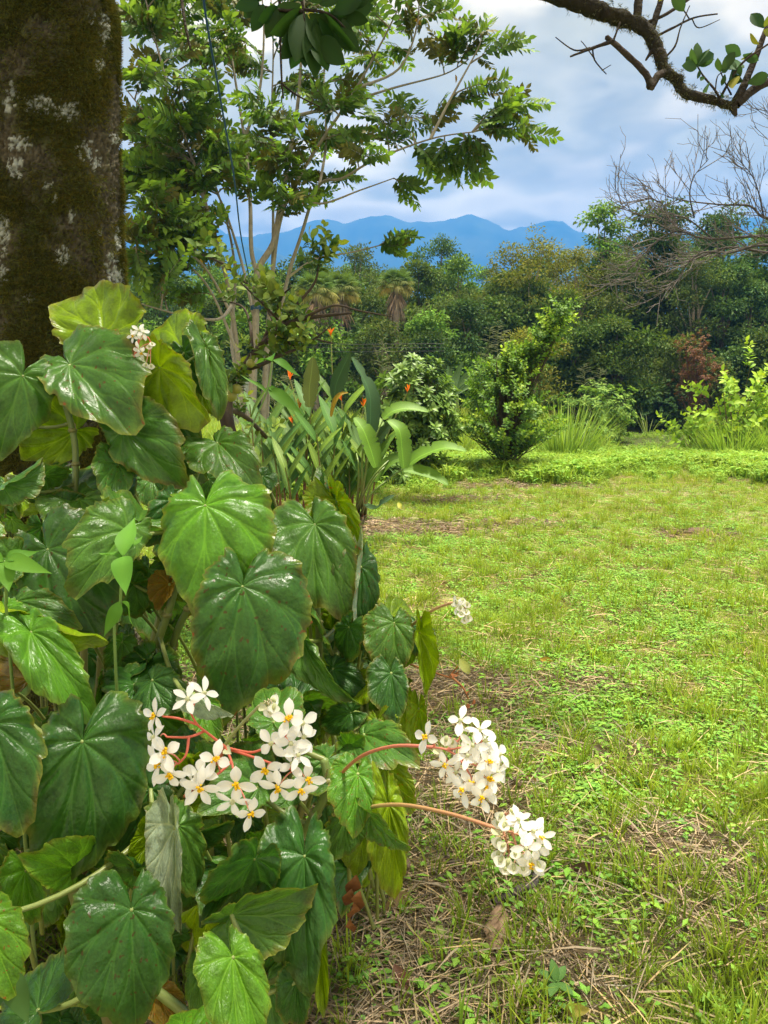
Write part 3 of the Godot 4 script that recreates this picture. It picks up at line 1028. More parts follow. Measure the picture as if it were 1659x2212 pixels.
	inflorescence(front, "red stalked cluster of white flowers over the dark leaves", [[[400, 1720, 1.2], [450, 1670, 1.05], [488, 1615, 0.9]],
		[[488, 1615, .9], [450, 1585, .89], [426, 1565, .88], [412, 1540, .87]], [[426, 1565, .88], [385, 1552, .87], [352, 1548, .87]], [[440, 1580, .89], [408, 1592, .87], [360, 1592, .86]],
		[[408, 1592, .87], [402, 1630, .86], [385, 1650, .86]], [[488, 1615, .9], [500, 1645, .88], [505, 1668, .87], [515, 1700, .87]], [[500, 1645, .88], [470, 1672, .87], [440, 1680, .86]],
		[[488, 1615, .9], [545, 1625, .89], [590, 1605, .88], [625, 1585, .87]], [[500, 1620, .9], [560, 1640, .88], [605, 1655, .87], [640, 1665, .87]], [[590, 1605, .88], [615, 1570, .88], [630, 1550, .88]]],
		[[405, 1510, .86, 1, 0, .1], [440, 1498, .88, 1, .4, 0], [336, 1547, .86, 0, -.7, 0], [334, 1592, .86, 1, -.6, -.2], [358, 1626, .85, 0, 0, -.1], [345, 1650, .86, 0, -.2, -.2], [368, 1672, .85, 0, 0, -.2], [430, 1672, .86, 1, 0, -.1],
		[432, 1702, .84, 0, 0, -.2], [466, 1641, .86, 0, 0, -.2], [415, 1690, .86, 1, -.2, 0], [510, 1694, .85, 0, 0, -.2], [502, 1730, .86, 1, 0, -.4], [541, 1756, .85, 0, .1, -.2], [574, 1662, .86, 0, 0, -.2], [602, 1700, .85, 0, 0, -.2],
		[649, 1706, .85, 0, .2, -.2], [664, 1683, .86, 0, .2, -.1], [586, 1606, .86, 1, -.2, .1], [622, 1553, .86, 0, .2, .3], [652, 1562, .87, 1, .3, .2], [628, 1606, .86, 1, 0, 0], [655, 1592, .87, 1, .2, 0], [644, 1632, .86, 1, .2, 0], [630, 1650, .87, 1, 0, 0]], red, red)
	inflorescence(front, "pale closed bud cluster on a green stalk beside the open white flowers", [[[440, 1680, 1.15], [500, 1590, 1.08], [560, 1525, 1.0]], [[560, 1525, 1.0], [580, 1515, 1.0]]],
		[[575, 1518, 1.0, 2, 0, 0], [585, 1510, 1.0, 2, .3, 0], [592, 1520, .99, 2, .2, 0], [582, 1526, .99, 2, 0, -.2]], Color(0.25, 0.33, 0.08), Color(0.4, 0.4, 0.2), 0.0028)
	inflorescence(right, "white flower cluster on an arching red stalk over the lawn", [[[720, 1690, 1.3], [775, 1637, 1.2], [850, 1612, 1.12], [935, 1614, 1.06]],
		[[935, 1614, 1.06], [965, 1620, 1.05], [1000, 1640, 1.04], [1030, 1655, 1.03]], [[965, 1620, 1.05], [990, 1600, 1.05], [1000, 1575, 1.05]], [[965, 1620, 1.05], [1010, 1612, 1.04], [1040, 1605, 1.03]], [[945, 1616, 1.06], [970, 1650, 1.05], [985, 1680, 1.04]], [[990, 1636, 1.04], [1010, 1665, 1.03], [1025, 1695, 1.03]], [[940, 1612, 1.06], [930, 1598, 1.05]]],
		[[995, 1556, 1.03, 1, 0, .2], [1036, 1577, 1.03, 1, .2, .2], [1048, 1600, 1.03, 1, .2, .1], [921, 1592, 1.03, 0, -.9, 0], [962, 1652, 1.02, 0, 0, -.3], [1022, 1610, 1.02, 1, 0, 0], [1010, 1632, 1.02, 1, 0, 0], [1040, 1632, 1.02, 1, 0, 0], [1056, 1645, 1.01, 0, .1, -.1], [1072, 1650, 1.03, 1, .3, 0],
		[1078, 1630, 1.03, 1, .4, .1], [1018, 1690, 1.01, 0, 0, -.2], [1056, 1682, 1.01, 0, .1, -.2], [1050, 1702, 1.01, 0, .1, -.2], [1000, 1706, 1.01, 0, -.3, -.3], [1040, 1722, 1.0, 0, 0, -.3], [985, 1668, 1.03, 1, 0, -.2], [1075, 1668, 1.02, 1, .3, -.1], [965, 1590, 1.04, 2, 0, 0], [978, 1597, 1.04, 2, .2, 0]], Color(0.42, 0.17, 0.06), Color(0.62, 0.20, 0.14))
	inflorescence(front, "rounded cluster of mostly closed white flowers reaching furthest over the lawn", [[[720, 1760, 1.3], [845, 1738, 1.2], [960, 1755, 1.12], [1062, 1786, 1.05]],
		[[1062, 1786, 1.05], [1095, 1795, 1.04], [1130, 1805, 1.03], [1150, 1800, 1.03]], [[1085, 1790, 1.04], [1095, 1820, 1.03], [1100, 1845, 1.03]], [[1105, 1797, 1.04], [1115, 1825, 1.02], [1120, 1850, 1.02]], [[1085, 1790, 1.04], [1095, 1765, 1.04]]],
		[[1102, 1748, 1.03, 2, 0, .2], [1086, 1756, 1.03, 2, -.2, 0], [1078, 1770, 1.03, 2, -.3, 0], [1092, 1775, 1.02, 2, 0, 0], [1120, 1770, 1.02, 1, .1, .2], [1128, 1782, 1.02, 1, .2, .1], [1152, 1795, 1.0, 1, .2, .1], [1168, 1808, 1.0, 0, .3, 0], [1160, 1830, 1.0, 1, .3, -.1], [1080, 1812, 1.02, 2, -.2, 0], [1092, 1822, 1.01, 2, 0, 0],
		[1078, 1838, 1.02, 2, -.2, 0], [1086, 1850, 1.01, 2, -.1, 0], [1100, 1855, 1.01, 2, 0, 0], [1112, 1835, 1.0, 2, 0, 0], [1124, 1845, 1.0, 2, .1, 0], [1136, 1832, .99, 1, .1, -.2], [1145, 1850, 1.0, 2, .2, 0], [1110, 1866, 1.0, 2, 0, 0], [1128, 1866, 1.0, 2, .1, 0], [1145, 1866, 1.0, 0, .2, -.4], [1095, 1868, 1.01, 2, 0, 0], [1158, 1860, 1.0, 2, .3, 0]], Color(0.30, 0.27, 0.08), Color(0.52, 0.24, 0.13), 0.0036)
	inflorescence(right, "small drooping cluster of cream buds above the grass", [[[838, 1400, 1.72], [885, 1355, 1.66], [935, 1318, 1.6], [975, 1302, 1.56]], [[975, 1302, 1.56], [1000, 1305, 1.55], [1005, 1320, 1.55]]],
		[[985, 1296, 1.55, 2, 0, 0], [1000, 1292, 1.55, 2, .2, .1], [1010, 1300, 1.54, 2, .3, 0], [996, 1308, 1.54, 2, 0, 0], [1008, 1316, 1.54, 2, .1, 0], [998, 1322, 1.54, 2, 0, 0], [1012, 1328, 1.54, 2, .2, 0], [1004, 1334, 1.54, 2, 0, 0], [988, 1310, 1.55, 1, -.3, -.3]], Color(0.28, 0.24, 0.07), Color(0.5, 0.3, 0.16), 0.004)
	inflorescence(tall, "pinkish white flowers half hidden between the top leaves", [[[280, 830, 2.0], [286, 790, 1.95], [300, 735, 1.93]], [[300, 735, 1.93], [318, 728, 1.93], [326, 742, 1.93]]],
		[[300, 714, 1.92, 1, 0, .2], [288, 727, 1.92, 0, -.3, 0], [310, 719, 1.92, 1, .2, .2], [306, 762, 1.92, 0, 0, -.3], [300, 754, 1.92, 1, -.2, -.3], [322, 744, 1.92, 2, 0, 0], [328, 739, 1.92, 2, .2, 0], [316, 784, 1.91, 2, 0, 0], [326, 786, 1.91, 2, .2, 0]], Color(0.55, 0.22, 0.12), red, 0.004)
	inflorescence(right, "cream buds deep between the leaves", [[[700, 1400, 1.8], [730, 1350, 1.78], [745, 1310, 1.76]], [[745, 1310, 1.76], [758, 1300, 1.75]]],
		[[742, 1296, 1.75, 2, 0, 0], [752, 1300, 1.75, 2, 0, 0], [762, 1296, 1.75, 2, 0, 0], [755, 1310, 1.75, 2, 0, 0], [748, 1325, 1.75, 1, 0, 0]], Color(0.25, 0.3, 0.08), Color(0.5, 0.4, 0.2), 0.004)
	# a spent, dry flower stalk
	var b := B.new()
	var f := right.position
	var dry := Color(0.33, 0.13, 0.05)
	for ln in [[[845, 1418, 1.7], [905, 1442, 1.7], [960, 1460, 1.68], [978, 1465, 1.68]], [[970, 1463, 1.68], [988, 1440, 1.67]], [[978, 1465, 1.68], [1000, 1485, 1.67], [1012, 1510, 1.66]]]:
		var k := []
		for p in ln: k.append(at(p[0], p[1], p[2]) - f)
		b.tube(smooth_path(k, 4), 0.0026, 0.0014, 6, Color(0.45, 0.22, 0.10), dry)
	for p in [[975, 1455], [985, 1462], [990, 1448], [1000, 1485], [1008, 1500], [1012, 1520], [1024, 1510], [1010, 1530]]:
		b.leaf(at(p[0], p[1], 1.66) - f, rdir(), rdir(), 0.014, 0.011, dry, Color(0.2, 0.07, 0.03), 0.5, 0.4, 3)
	var ds := part("flower_stalk", b.mesh(M.dry), right)
	ds.set_meta("label", "withered red brown flower stalk")
	# dead leaves caught in the clump
	for p in [[770, 1890, 1.35, 0.045], [760, 1920, 1.34, 0.04], [778, 1925, 1.33, 0.04], [764, 1950, 1.34, 0.035], [756, 1985, 1.35, 0.03], [240, 1040, 1.9, 0.06], [272, 1058, 1.88, 0.05], [372, 1080, 1.66, 0.04], [385, 1150, 1.6, 0.07]]:
		var q := B.new()
		q.leaf(Vector3.ZERO, Vector3(rf(-.4, .4), -1, rf(-.2, .3)), Vector3(rf(-.5, .5), 0.2, 1), p[3], p[3] * 0.6, Color(0.25, 0.11, 0.045), Color(0.16, 0.07, 0.03), 0.6, 0.4, 6, 0.4, 0.006)
		var own: Node3D = tall if p[1] < 1100 else front
		var wl := part("withered_leaf", q.mesh(M.dry), own, Transform3D(Basis(), at(p[0], p[1], p[2]) - own.position))
		wl.set_meta("label", "shrivelled brown leaf")

# ---------------------------------------------------------------- the big mossy tree
const MOSSY := Color(0.082, 0.094, 0.032)

func lichen(a: float, y: float, spots: Array) -> float:
	var best := 0.0
	for s in spots:
		var d := Vector2((a - s[0]) / s[2], (y - s[1]) / s[3]).length()
		best = maxf(best, 1.0 - d)
	return best

func big_tree() -> void:
	var low := at(146, 1600, 3.2)
	var foot := Vector3(low.x, 0.0, low.z)
	var o := thing("mossy_tree", "huge mossy tree trunk with white lichen patches at the left edge, its bough overhead", "tree", foot)
	# trunk
	var b := B.new()
	var sides := 250
	var rows := 620
	var top := 7.0
	var spots := []      # lichen: angle offset in px, py, sizes in px
	for s in [[85, 225, 38, 26], [145, 240, 32, 30], [215, 142, 12, 26], [30, 200, 14, 30], [185, 325, 26, 22], [40, 310, 30, 20], [35, 360, 22, 26], [205, 350, 14, 20], [5, 500, 18, 60], [250, 610, 26, 56], [235, 560, 14, 20], [133, 555, 18, 26], [155, 468, 8, 18], [65, 640, 16, 14],
			[245, 300, 12, 12], [225, 60, 14, 40], [200, 40, 10, 16], [5, 590, 14, 30], [105, 400, 16, 10], [180, 690, 12, 10], [255, 520, 10, 30], [120, 430, 10, 12], [215, 500, 8, 8], [15, 220, 12, 30], [200, 860, 10, 8], [150, 1010, 14, 14], [235, 640, 20, 26]]:
		spots.append(s)
	for j in rows + 1:
		var y := 3.9 * j / (rows - 20.0) if j <= rows - 20 else 3.9 + 3.1 * (j - rows + 20) / 20.0
		var flare := exp(-y * 2.2) * 0.16
		for k in sides:
			var a := -1.95 + 3.9 * k / 220.0 if k <= 220 else 1.95 + (TAU - 3.9) * (k - 220) / 30.0
			var d := Vector3(sin(a), 0, cos(a))
			var r := 0.255 - y * 0.008 + flare * (1.0 + 0.5 * sin(a * 4.0 + 1.0)) + 0.012 * sin(a * 3.0 + y * 1.3)
			var q := d * 0.26 + Vector3(0, y, 0)
			var n1 := noise.get_noise_3d(q.x * 110.0, q.y * 90.0, q.z * 110.0)
			var n2 := noise.get_noise_3d(q.x * 900.0, q.y * 800.0, q.z * 900.0)
			var crack := absf(noise.get_noise_3d(q.x * 600.0, q.y * 900.0, q.z * 600.0))
			r += n1 * 0.016 + n2 * 0.010 - 0.012 * clampf(1.0 - crack * 7.0, 0.0, 1.0)
			var p := Vector3(d.x * r + 0.038 * y, y, d.z * r)
			var c := Color(0.065, 0.057, 0.038).lerp(Color(0.14, 0.12, 0.08), clampf(0.5 + n2 * 1.2, 0, 1))
			var mossy := clampf(0.62 + noise.get_noise_3d(q.x * 90.0 + 70.0, q.y * 70.0, q.z * 90.0) * 1.9 + n2 * 0.7 - exp(-y * 1.4) * 0.8, 0.0, 1.0)
			c = c.lerp(MOSSY, mossy * 0.8)
			if d.z > -0.3:
				var pp := pix(p + foot)
				var l := lichen(pp.x, pp.y, spots)
				var nn := noise.get_noise_3d(q.x * 800.0 + 9.0, q.y * 800.0, q.z * 800.0) + 0.6 * noise.get_noise_3d(q.x * 2200.0, q.y * 2200.0, q.z * 2200.0)
				if l > 0.0 and nn * 1.8 + l > 0.50:
					c = Color(0.28, 0.31, 0.26).lerp(Color(0.50, 0.52, 0.48), clampf(nn + 0.4, 0, 1))
					p += d * 0.004
			elif n1 > 0.5:
				c = Color(0.4, 0.42, 0.37)
			b.pt(p, c, Vector2(a, y))
	for j in rows:
		for k in sides:
			var a := j * sides + k
			var e := j * sides + (k + 1) % sides
			b.quad(a, a + sides, e + sides, e)
	part("trunk", b.mesh(M.bark), o)
	# moss strands
	var mb := B.new()
	for i in 26:
		var a := rf(0, TAU)
		var c := tint(Color(0.105, 0.115, 0.025), 0.4)
		blade(mb, Vector3(rf(-.03, .03), rf(-.03, .03), -0.003), (Vector3(cos(a), sin(a) - 0.3, 0.0) * 0.9 + Vector3(0, 0, 0.7)).normalized(), rf(0.010, 0.026), 0.0022, c * 0.8, c, 0.4)
	var mm := mb.mesh(M.moss)
	var tr := []
	var cs := []
	for i in 13000:
		var a := rf(-1.9, 1.9)
		var y := rf(0.35, 3.6)
		var d := Vector3(sin(a), 0, cos(a))
		var q := d * 0.26 + Vector3(0, y, 0)
		var dens := 0.62 + noise.get_noise_3d(q.x * 90.0 + 70.0, q.y * 70.0, q.z * 90.0) * 1.9 - exp(-y * 1.4) * 0.8
		if rng.randf() > dens: continue
		var r := 0.259 - y * 0.008 + exp(-y * 2.2) * 0.16 * (1.0 + 0.5 * sin(a * 4.0 + 1.0)) + 0.012 * sin(a * 3.0 + y * 1.3) + noise.get_noise_3d(q.x * 110.0, q.y * 90.0, q.z * 110.0) * 0.016
		var p := Vector3(d.x * r + 0.038 * y, y, d.z * r)
		var pp := pix(p + foot)
		if lichen(pp.x, pp.y, spots) > 0.25: continue
		tr.append(Transform3D(Basis(Vector3.UP.cross(d), Vector3.UP, d) * Basis(Vector3(0, 0, 1), rf(-.6, .6)), p))
		var k := rf(0.55, 1.25)
		cs.append(Color(k * rf(0.9, 1.25), k, k))
	scatter("moss", mm, tr, cs, o)
	# the bough that reaches out to the upper right
	var crotch := foot + Vector3(0.2, 5.4, 0.0)
	var bough := [crotch, at(500, -420, 3.3), at(900, -140, 3.3), at(1130, -42, 3.3), at(1240, 2, 3.3), at(1300, 25, 3.3), at(1345, 42, 3.3), at(1390, 60, 3.3), at(1418, 100, 3.3), at(1436, 150, 3.28), at(1462, 172, 3.26), at(1480, 200, 3.25), at(1545, 218, 3.22), at(1583, 232, 3.2)]
	var rel := []
	for p in bough: rel.append(p - foot)
	var tb := B.new()
	var cbark := Color(0.035, 0.031, 0.022)
	tb.tube(smooth_path(rel.slice(0, 6), 7), 0.12, 0.035, 14, cbark, cbark, 0.12, rng)
	tb.tube(smooth_path(rel.slice(5), 6), 0.034, 0.015, 12, cbark, Color(0.045, 0.04, 0.03), 0.22, rng)
	var twigs := [[[1583, 230, 3.2, .018], [1610, 180, 3.2, .014], [1645, 90, 3.2, .011], [1670, 20, 3.2, .009]], [[1590, 225, 3.2, .02], [1640, 185, 3.2, .018], [1700, 165, 3.2, .016]], [[1583, 232, 3.2, .018], [1590, 250, 3.2, .007]],
		[[1440, 155, 3.27, .017], [1420, 165, 3.25, .016], [1406, 190, 3.24, .015]], [[1405, 190, 3.24, .016], [1395, 160, 3.24, .015], [1350, 115, 3.22, .013], [1310, 80, 3.2, .011]], [[1325, 88, 3.2, .009], [1290, 100, 3.2, .007], [1250, 115, 3.2, .005], [1232, 122, 3.2, .004]],
		[[1275, 103, 3.2, .004], [1240, 108, 3.2, .003], [1200, 80, 3.2, .002]], [[1280, 102, 3.2, .004], [1285, 130, 3.2, .003], [1310, 160, 3.2, .002]], [[1285, 128, 3.2, .003], [1265, 100, 3.2, .002], [1255, 88, 3.2, .0015]], [[1325, 88, 3.2, .005], [1340, 48, 3.2, .004]], [[1300, 152, 3.2, .002], [1320, 140, 3.2, .0015]],
		[[1415, 80, 3.3, .006], [1450, 62, 3.3, .005], [1500, 38, 3.3, .004], [1550, 30, 3.3, .003]], [[1490, 42, 3.3, .003], [1470, 10, 3.3, .003], [1455, -20, 3.3, .003]], [[1495, 40, 3.3, .003], [1510, 60, 3.3, .002], [1555, 42, 3.3, .0015]], [[1430, 130, 3.28, .005], [1458, 100, 3.28, .004], [1470, 60, 3.28, .003], [1490, 12, 3.28, .002]],
		[[1410, 60, 3.3, .014], [1425, 10, 3.3, .012], [1440, -40, 3.3, .012]], [[1375, 50, 3.3, .02], [1380, 0, 3.3, .018], [1382, -40, 3.3, .018]], [[1395, 50, 3.3, .008], [1440, 30, 3.3, .007], [1500, -10, 3.3, .006]], [[1410, 108, 3.3, .010], [1395, 130, 3.3, .004]],
		[[1560, 225, 3.2, .006], [1545, 195, 3.2, .005], [1520, 165, 3.2, .004], [1505, 140, 3.2, .003]], [[1552, 218, 3.2, .006], [1600, 140, 3.15, .005], [1660, 95, 3.1, .004]], [[1580, 205, 3.2, .004], [1565, 175, 3.2, .003], [1555, 150, 3.2, .002]], [[1545, 200, 3.2, .003], [1550, 165, 3.2, .002], [1565, 155, 3.2, .002]]]
	for t in twigs:
		var k := []
		for p in t: k.append(at(p[0], p[1], p[2]) - foot)
		tb.tube(smooth_path(k, 5), t[0][3], t[-1][3], 7, Color(0.045, 0.038, 0.03), Color(0.075, 0.06, 0.05), 0.12, rng)
	var bo := part("bough", tb.mesh(M.bark), o)
	# lichen tufts and moss hanging from the bough
	var lt := []
	var lc := []
	var sp := smooth_path(rel.slice(3), 10)
	for i in 300:
		var k := rng.randi_range(0, sp.size() - 2)
		var d := rdir()
		var rad := lerpf(0.036, 0.016, k / float(sp.size()))
		lt.append(Transform3D(facing(Vector3.UP, d).scaled(Vector3.ONE * rf(0.3, 0.95)), sp[k] + d * rad * 0.95))
		var g := rf(0.8, 1.5)
		lc.append(Color(g * 0.7, g * 0.7, g * 0.8) if rng.randf() < 0.6 else Color(2.2, 2.1, 7.0))
	scatter("moss", mm, lt, lc, bo)
	var leaves := [[1505, 140, 1490, 108], [1505, 142, 1530, 100], [1502, 140, 1512, 88], [1503, 142, 1548, 112], [1502, 144, 1480, 122], [1505, 146, 1478, 140], [1510, 142, 1545, 132], [1512, 150, 1508, 170], [1520, 165, 1515, 172], [1558, 152, 1590, 110], [1556, 155, 1548, 128], [1558, 152, 1585, 138], [1572, 150, 1610, 128], [1600, 120, 1570, 100], [1605, 118, 1640, 132], [1600, 128, 1632, 112],
		[1650, 60, 1622, 25], [1650, 58, 1670, 30], [1648, 66, 1668, 74], [1566, 160, 1560, 186], [1575, 172, 1600, 150], [1590, 150, 1582, 128], [1615, 180, 1665, 160], [1600, 165, 1596, 140], [1592, 165, 1580, 185], [1555, 195, 1560, 212], [1530, 180, 1522, 196], [1450, -20, 1480, 25], [1445, -30, 1425, 5], [1640, 95, 1615, 75], [1660, 100, 1690, 90], [1605, 175, 1580, 168]]
	for l in leaves:
		var a := at(l[0], l[1], 3.15)
		var t := at(l[2], l[3], 3.15 + rf(-0.05, 0.05))
		var q := B.new()
		var ln := (t - a).length()
		var c := tint([Color(0.045, 0.10, 0.03), Color(0.05, 0.12, 0.03), Color(0.20, 0.22, 0.03)][0 if rng.randf() < 0.6 else (1 if rng.randf() < 0.6 else 2)], 0.2)
		q.leaf(Vector3.ZERO, t - a, (cam_pos - a).normalized() + rdir() * 0.8, ln, ln * 0.52, c, c, 0.2, 0.15, 6, 0.55)
		part("leaf", q.mesh(M.leaf), bo, Transform3D(Basis(), a - foot))
	# dark leaves hanging into the top of the view, and bare hanging twigs
	var hb := B.new()
	for t in [[[380, -260, 2.7, .012], [388, -60, 2.65, .010], [398, 40, 2.6, .008], [412, 108, 2.6, .004]], [[600, -300, 2.6, .012], [640, -80, 2.55, .009], [655, 20, 2.5, .007], [662, 110, 2.5, .003]], [[600, -200, 2.6, .008], [605, 60, 2.6, .005], [608, 165, 2.6, .004], [612, 212, 2.6, .003]], [[608, 180, 2.6, .004], [640, 205, 2.6, .003], [690, 230, 2.6, .002]],
			[[560, 12, 2.55, .004], [610, 22, 2.5, .005], [655, 24, 2.5, .006]], [[655, 20, 2.5, .006], [710, 30, 2.5, .004], [745, 60, 2.5, .003]]]:
		var k := []
		for p in t: k.append(at(p[0], p[1], p[2]) - foot)
		hb.tube(smooth_path(k, 5), t[0][3], t[-1][3], 7, Color(0.035, 0.03, 0.022), Color(0.05, 0.042, 0.03), 0.12, rng)
	for x in [380.0, 600.0, 600.0]:
		hb.tube(curve(Vector3(0.19, 5.1, 0), at(x * 0.7, -600, 3.0) - foot, at(x, -290 if x > 400 else -255, 2.65) - foot, 8), 0.05, 0.012, 8, Color(0.035, 0.03, 0.022), Color(0.035, 0.03, 0.022))
	var ho := part("hanging_branch", hb.mesh(M.bark), o)
	for l in [[655, 20, 600, 60], [650, 10, 570, 40], [655, 25, 612, 110], [650, 20, 590, 85], [660, 30, 640, 130], [660, 40, 668, 145], [655, 60, 632, 160], [660, 70, 690, 168], [665, 40, 705, 120], [668, 30, 740, 90], [690, 28, 745, 60], [710, 30, 775, 20], [700, 30, 760, 120], [655, 0, 610, -30], [665, 0, 720, -20], [690, 10, 740, -10], [640, -20, 580, -10], [650, -40, 700, -60], [680, 40, 700, 130], [640, 40, 650, 110], [668, 50, 655, 130], [690, 35, 725, 100], [662, 80, 655, 150], [672, 90, 715, 150], [600, 15, 560, 50], [720, 30, 790, -20], [655, -60, 620, -90], [730, 40, 770, 60], [560, 5, 520, 40], [560, 5, 505, 15], [570, 10, 545, 70], [565, 0, 530, -30], [600, 20, 575, 85], [740, 30, 800, 50], [745, 30, 815, 10], [740, 40, 760, 110], [750, 20, 810, -30], [720, 60, 780, 110], [690, 80, 740, 140], [560, 0, 490, -20], [600, -10, 560, -50], [770, 0, 830, -20], [640, 60, 615, 130]]:
		var a := at(l[0], l[1], 2.5)
		var t := at(l[2], l[3], 2.5 + rf(-0.06, 0.06))
		var q := B.new()
		var ln := (t - a).length() * 0.92
		var c := tint(Color(0.024, 0.066, 0.012), 0.25)
		q.leaf(Vector3.ZERO, t - a, (cam_pos - a).normalized() + rdir() * 0.7, ln, ln * 0.50, c, c, 0.2, 0.15, 7, 0.52)
		part("leaf", q.mesh(M.leaf), ho, Transform3D(Basis(), a - foot))
	# the crown overhead, out of the picture: it shades the begonias and the near lawn
	var cb := B.new()
	for i in 60:
		var p := rdir() * rf(0.1, 0.45)
		var c := tint(Color(0.045, 0.10, 0.025), 0.25)
		cb.flake(p, rdir(), rdir() + Vector3.UP, rf(0.12, 0.2), rf(0.06, 0.09), c)
	var cm := cb.mesh(M.leaf)
	tr = []; cs = []
	var limb := B.new()
	for i in 7:
		var a := TAU * i / 7.0 + 0.3
		limb.tube(curve(Vector3(0.18 + 0.015 * i, 5.0 + 0.25 * i, 0), Vector3(cos(a) * 1.2, 6.6, sin(a) * 1.2), Vector3(cos(a) * 3.4, 7.3 + rf(-.4, .6), sin(a) * 3.4), 10), 0.09, 0.02, 8, cbark, cbark)
	part("limb", limb.mesh(M.bark), o)
	for i in 170:
		var a := rf(0, TAU)
		var r := sqrt(rng.randf()) * 3.4
		var p := Vector3(cos(a) * r * 1.0 + 0.5, 5.9 + rf(0.0, 2.4) * (1.0 - r * 0.12), sin(a) * r + 0.6)
		var pp := pix(p + foot)
		if pp.z > 0.2 and pp.y > -160.0: continue
		tr.append(Transform3D(Basis(rdir(), rf(0, TAU)), p))
		cs.append(Color(1, 1, 1))
	scatter("crown", cm, tr, cs, o)

# ---------------------------------------------------------------- pale stemmed tree
func twig_mesh(ln: float, n: int, ll: float, lw: float, ca: Color, cb: Color, bark: Color, planar := true, droop := 0.2) -> ArrayMesh:
	var b := B.new()
	var mid := Vector3(0, ln * 0.55, ln * 0.04)
	var end := Vector3(rf(-.05, .05) * ln, ln, -ln * droop)
	var p := curve(Vector3.ZERO, mid, end, 6)
	b.tube(p, 0.004 * ln / 0.45, 0.0012, 5, bark, bark.lerp(ca, 0.5))
	for i in n:
		var t := (i + 0.6) / n
		var q: Vector3 = p[int(t * 6.0)].lerp(p[min(int(t * 6.0) + 1, 6)], t * 6.0 - int(t * 6.0))
		var sgn := 1.0 if i % 2 == 0 else -1.0
		var d := Vector3(sgn * rf(0.7, 1.1), rf(0.45, 0.9), rf(-0.35, 0.15))
		if not planar:
			var a := i * 2.4
			d = Vector3(cos(a), rf(0.4, 1.0), sin(a))
		if i == n - 1: d = Vector3(0.1, 1, 0)
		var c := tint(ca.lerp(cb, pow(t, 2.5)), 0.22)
		b.leaf(q, d, Vector3(rf(-.35, .35), rf(-.2, .3), 1) if planar else Vector3.UP + rdir() * 0.4, ll * rf(0.75, 1.15) * (1.0 if t < 0.85 else 0.7), lw * rf(0.85, 1.1), c, c, 0.22, rf(0.1, 0.45), 3, 0.5)
	return b.mesh(M.leaf)

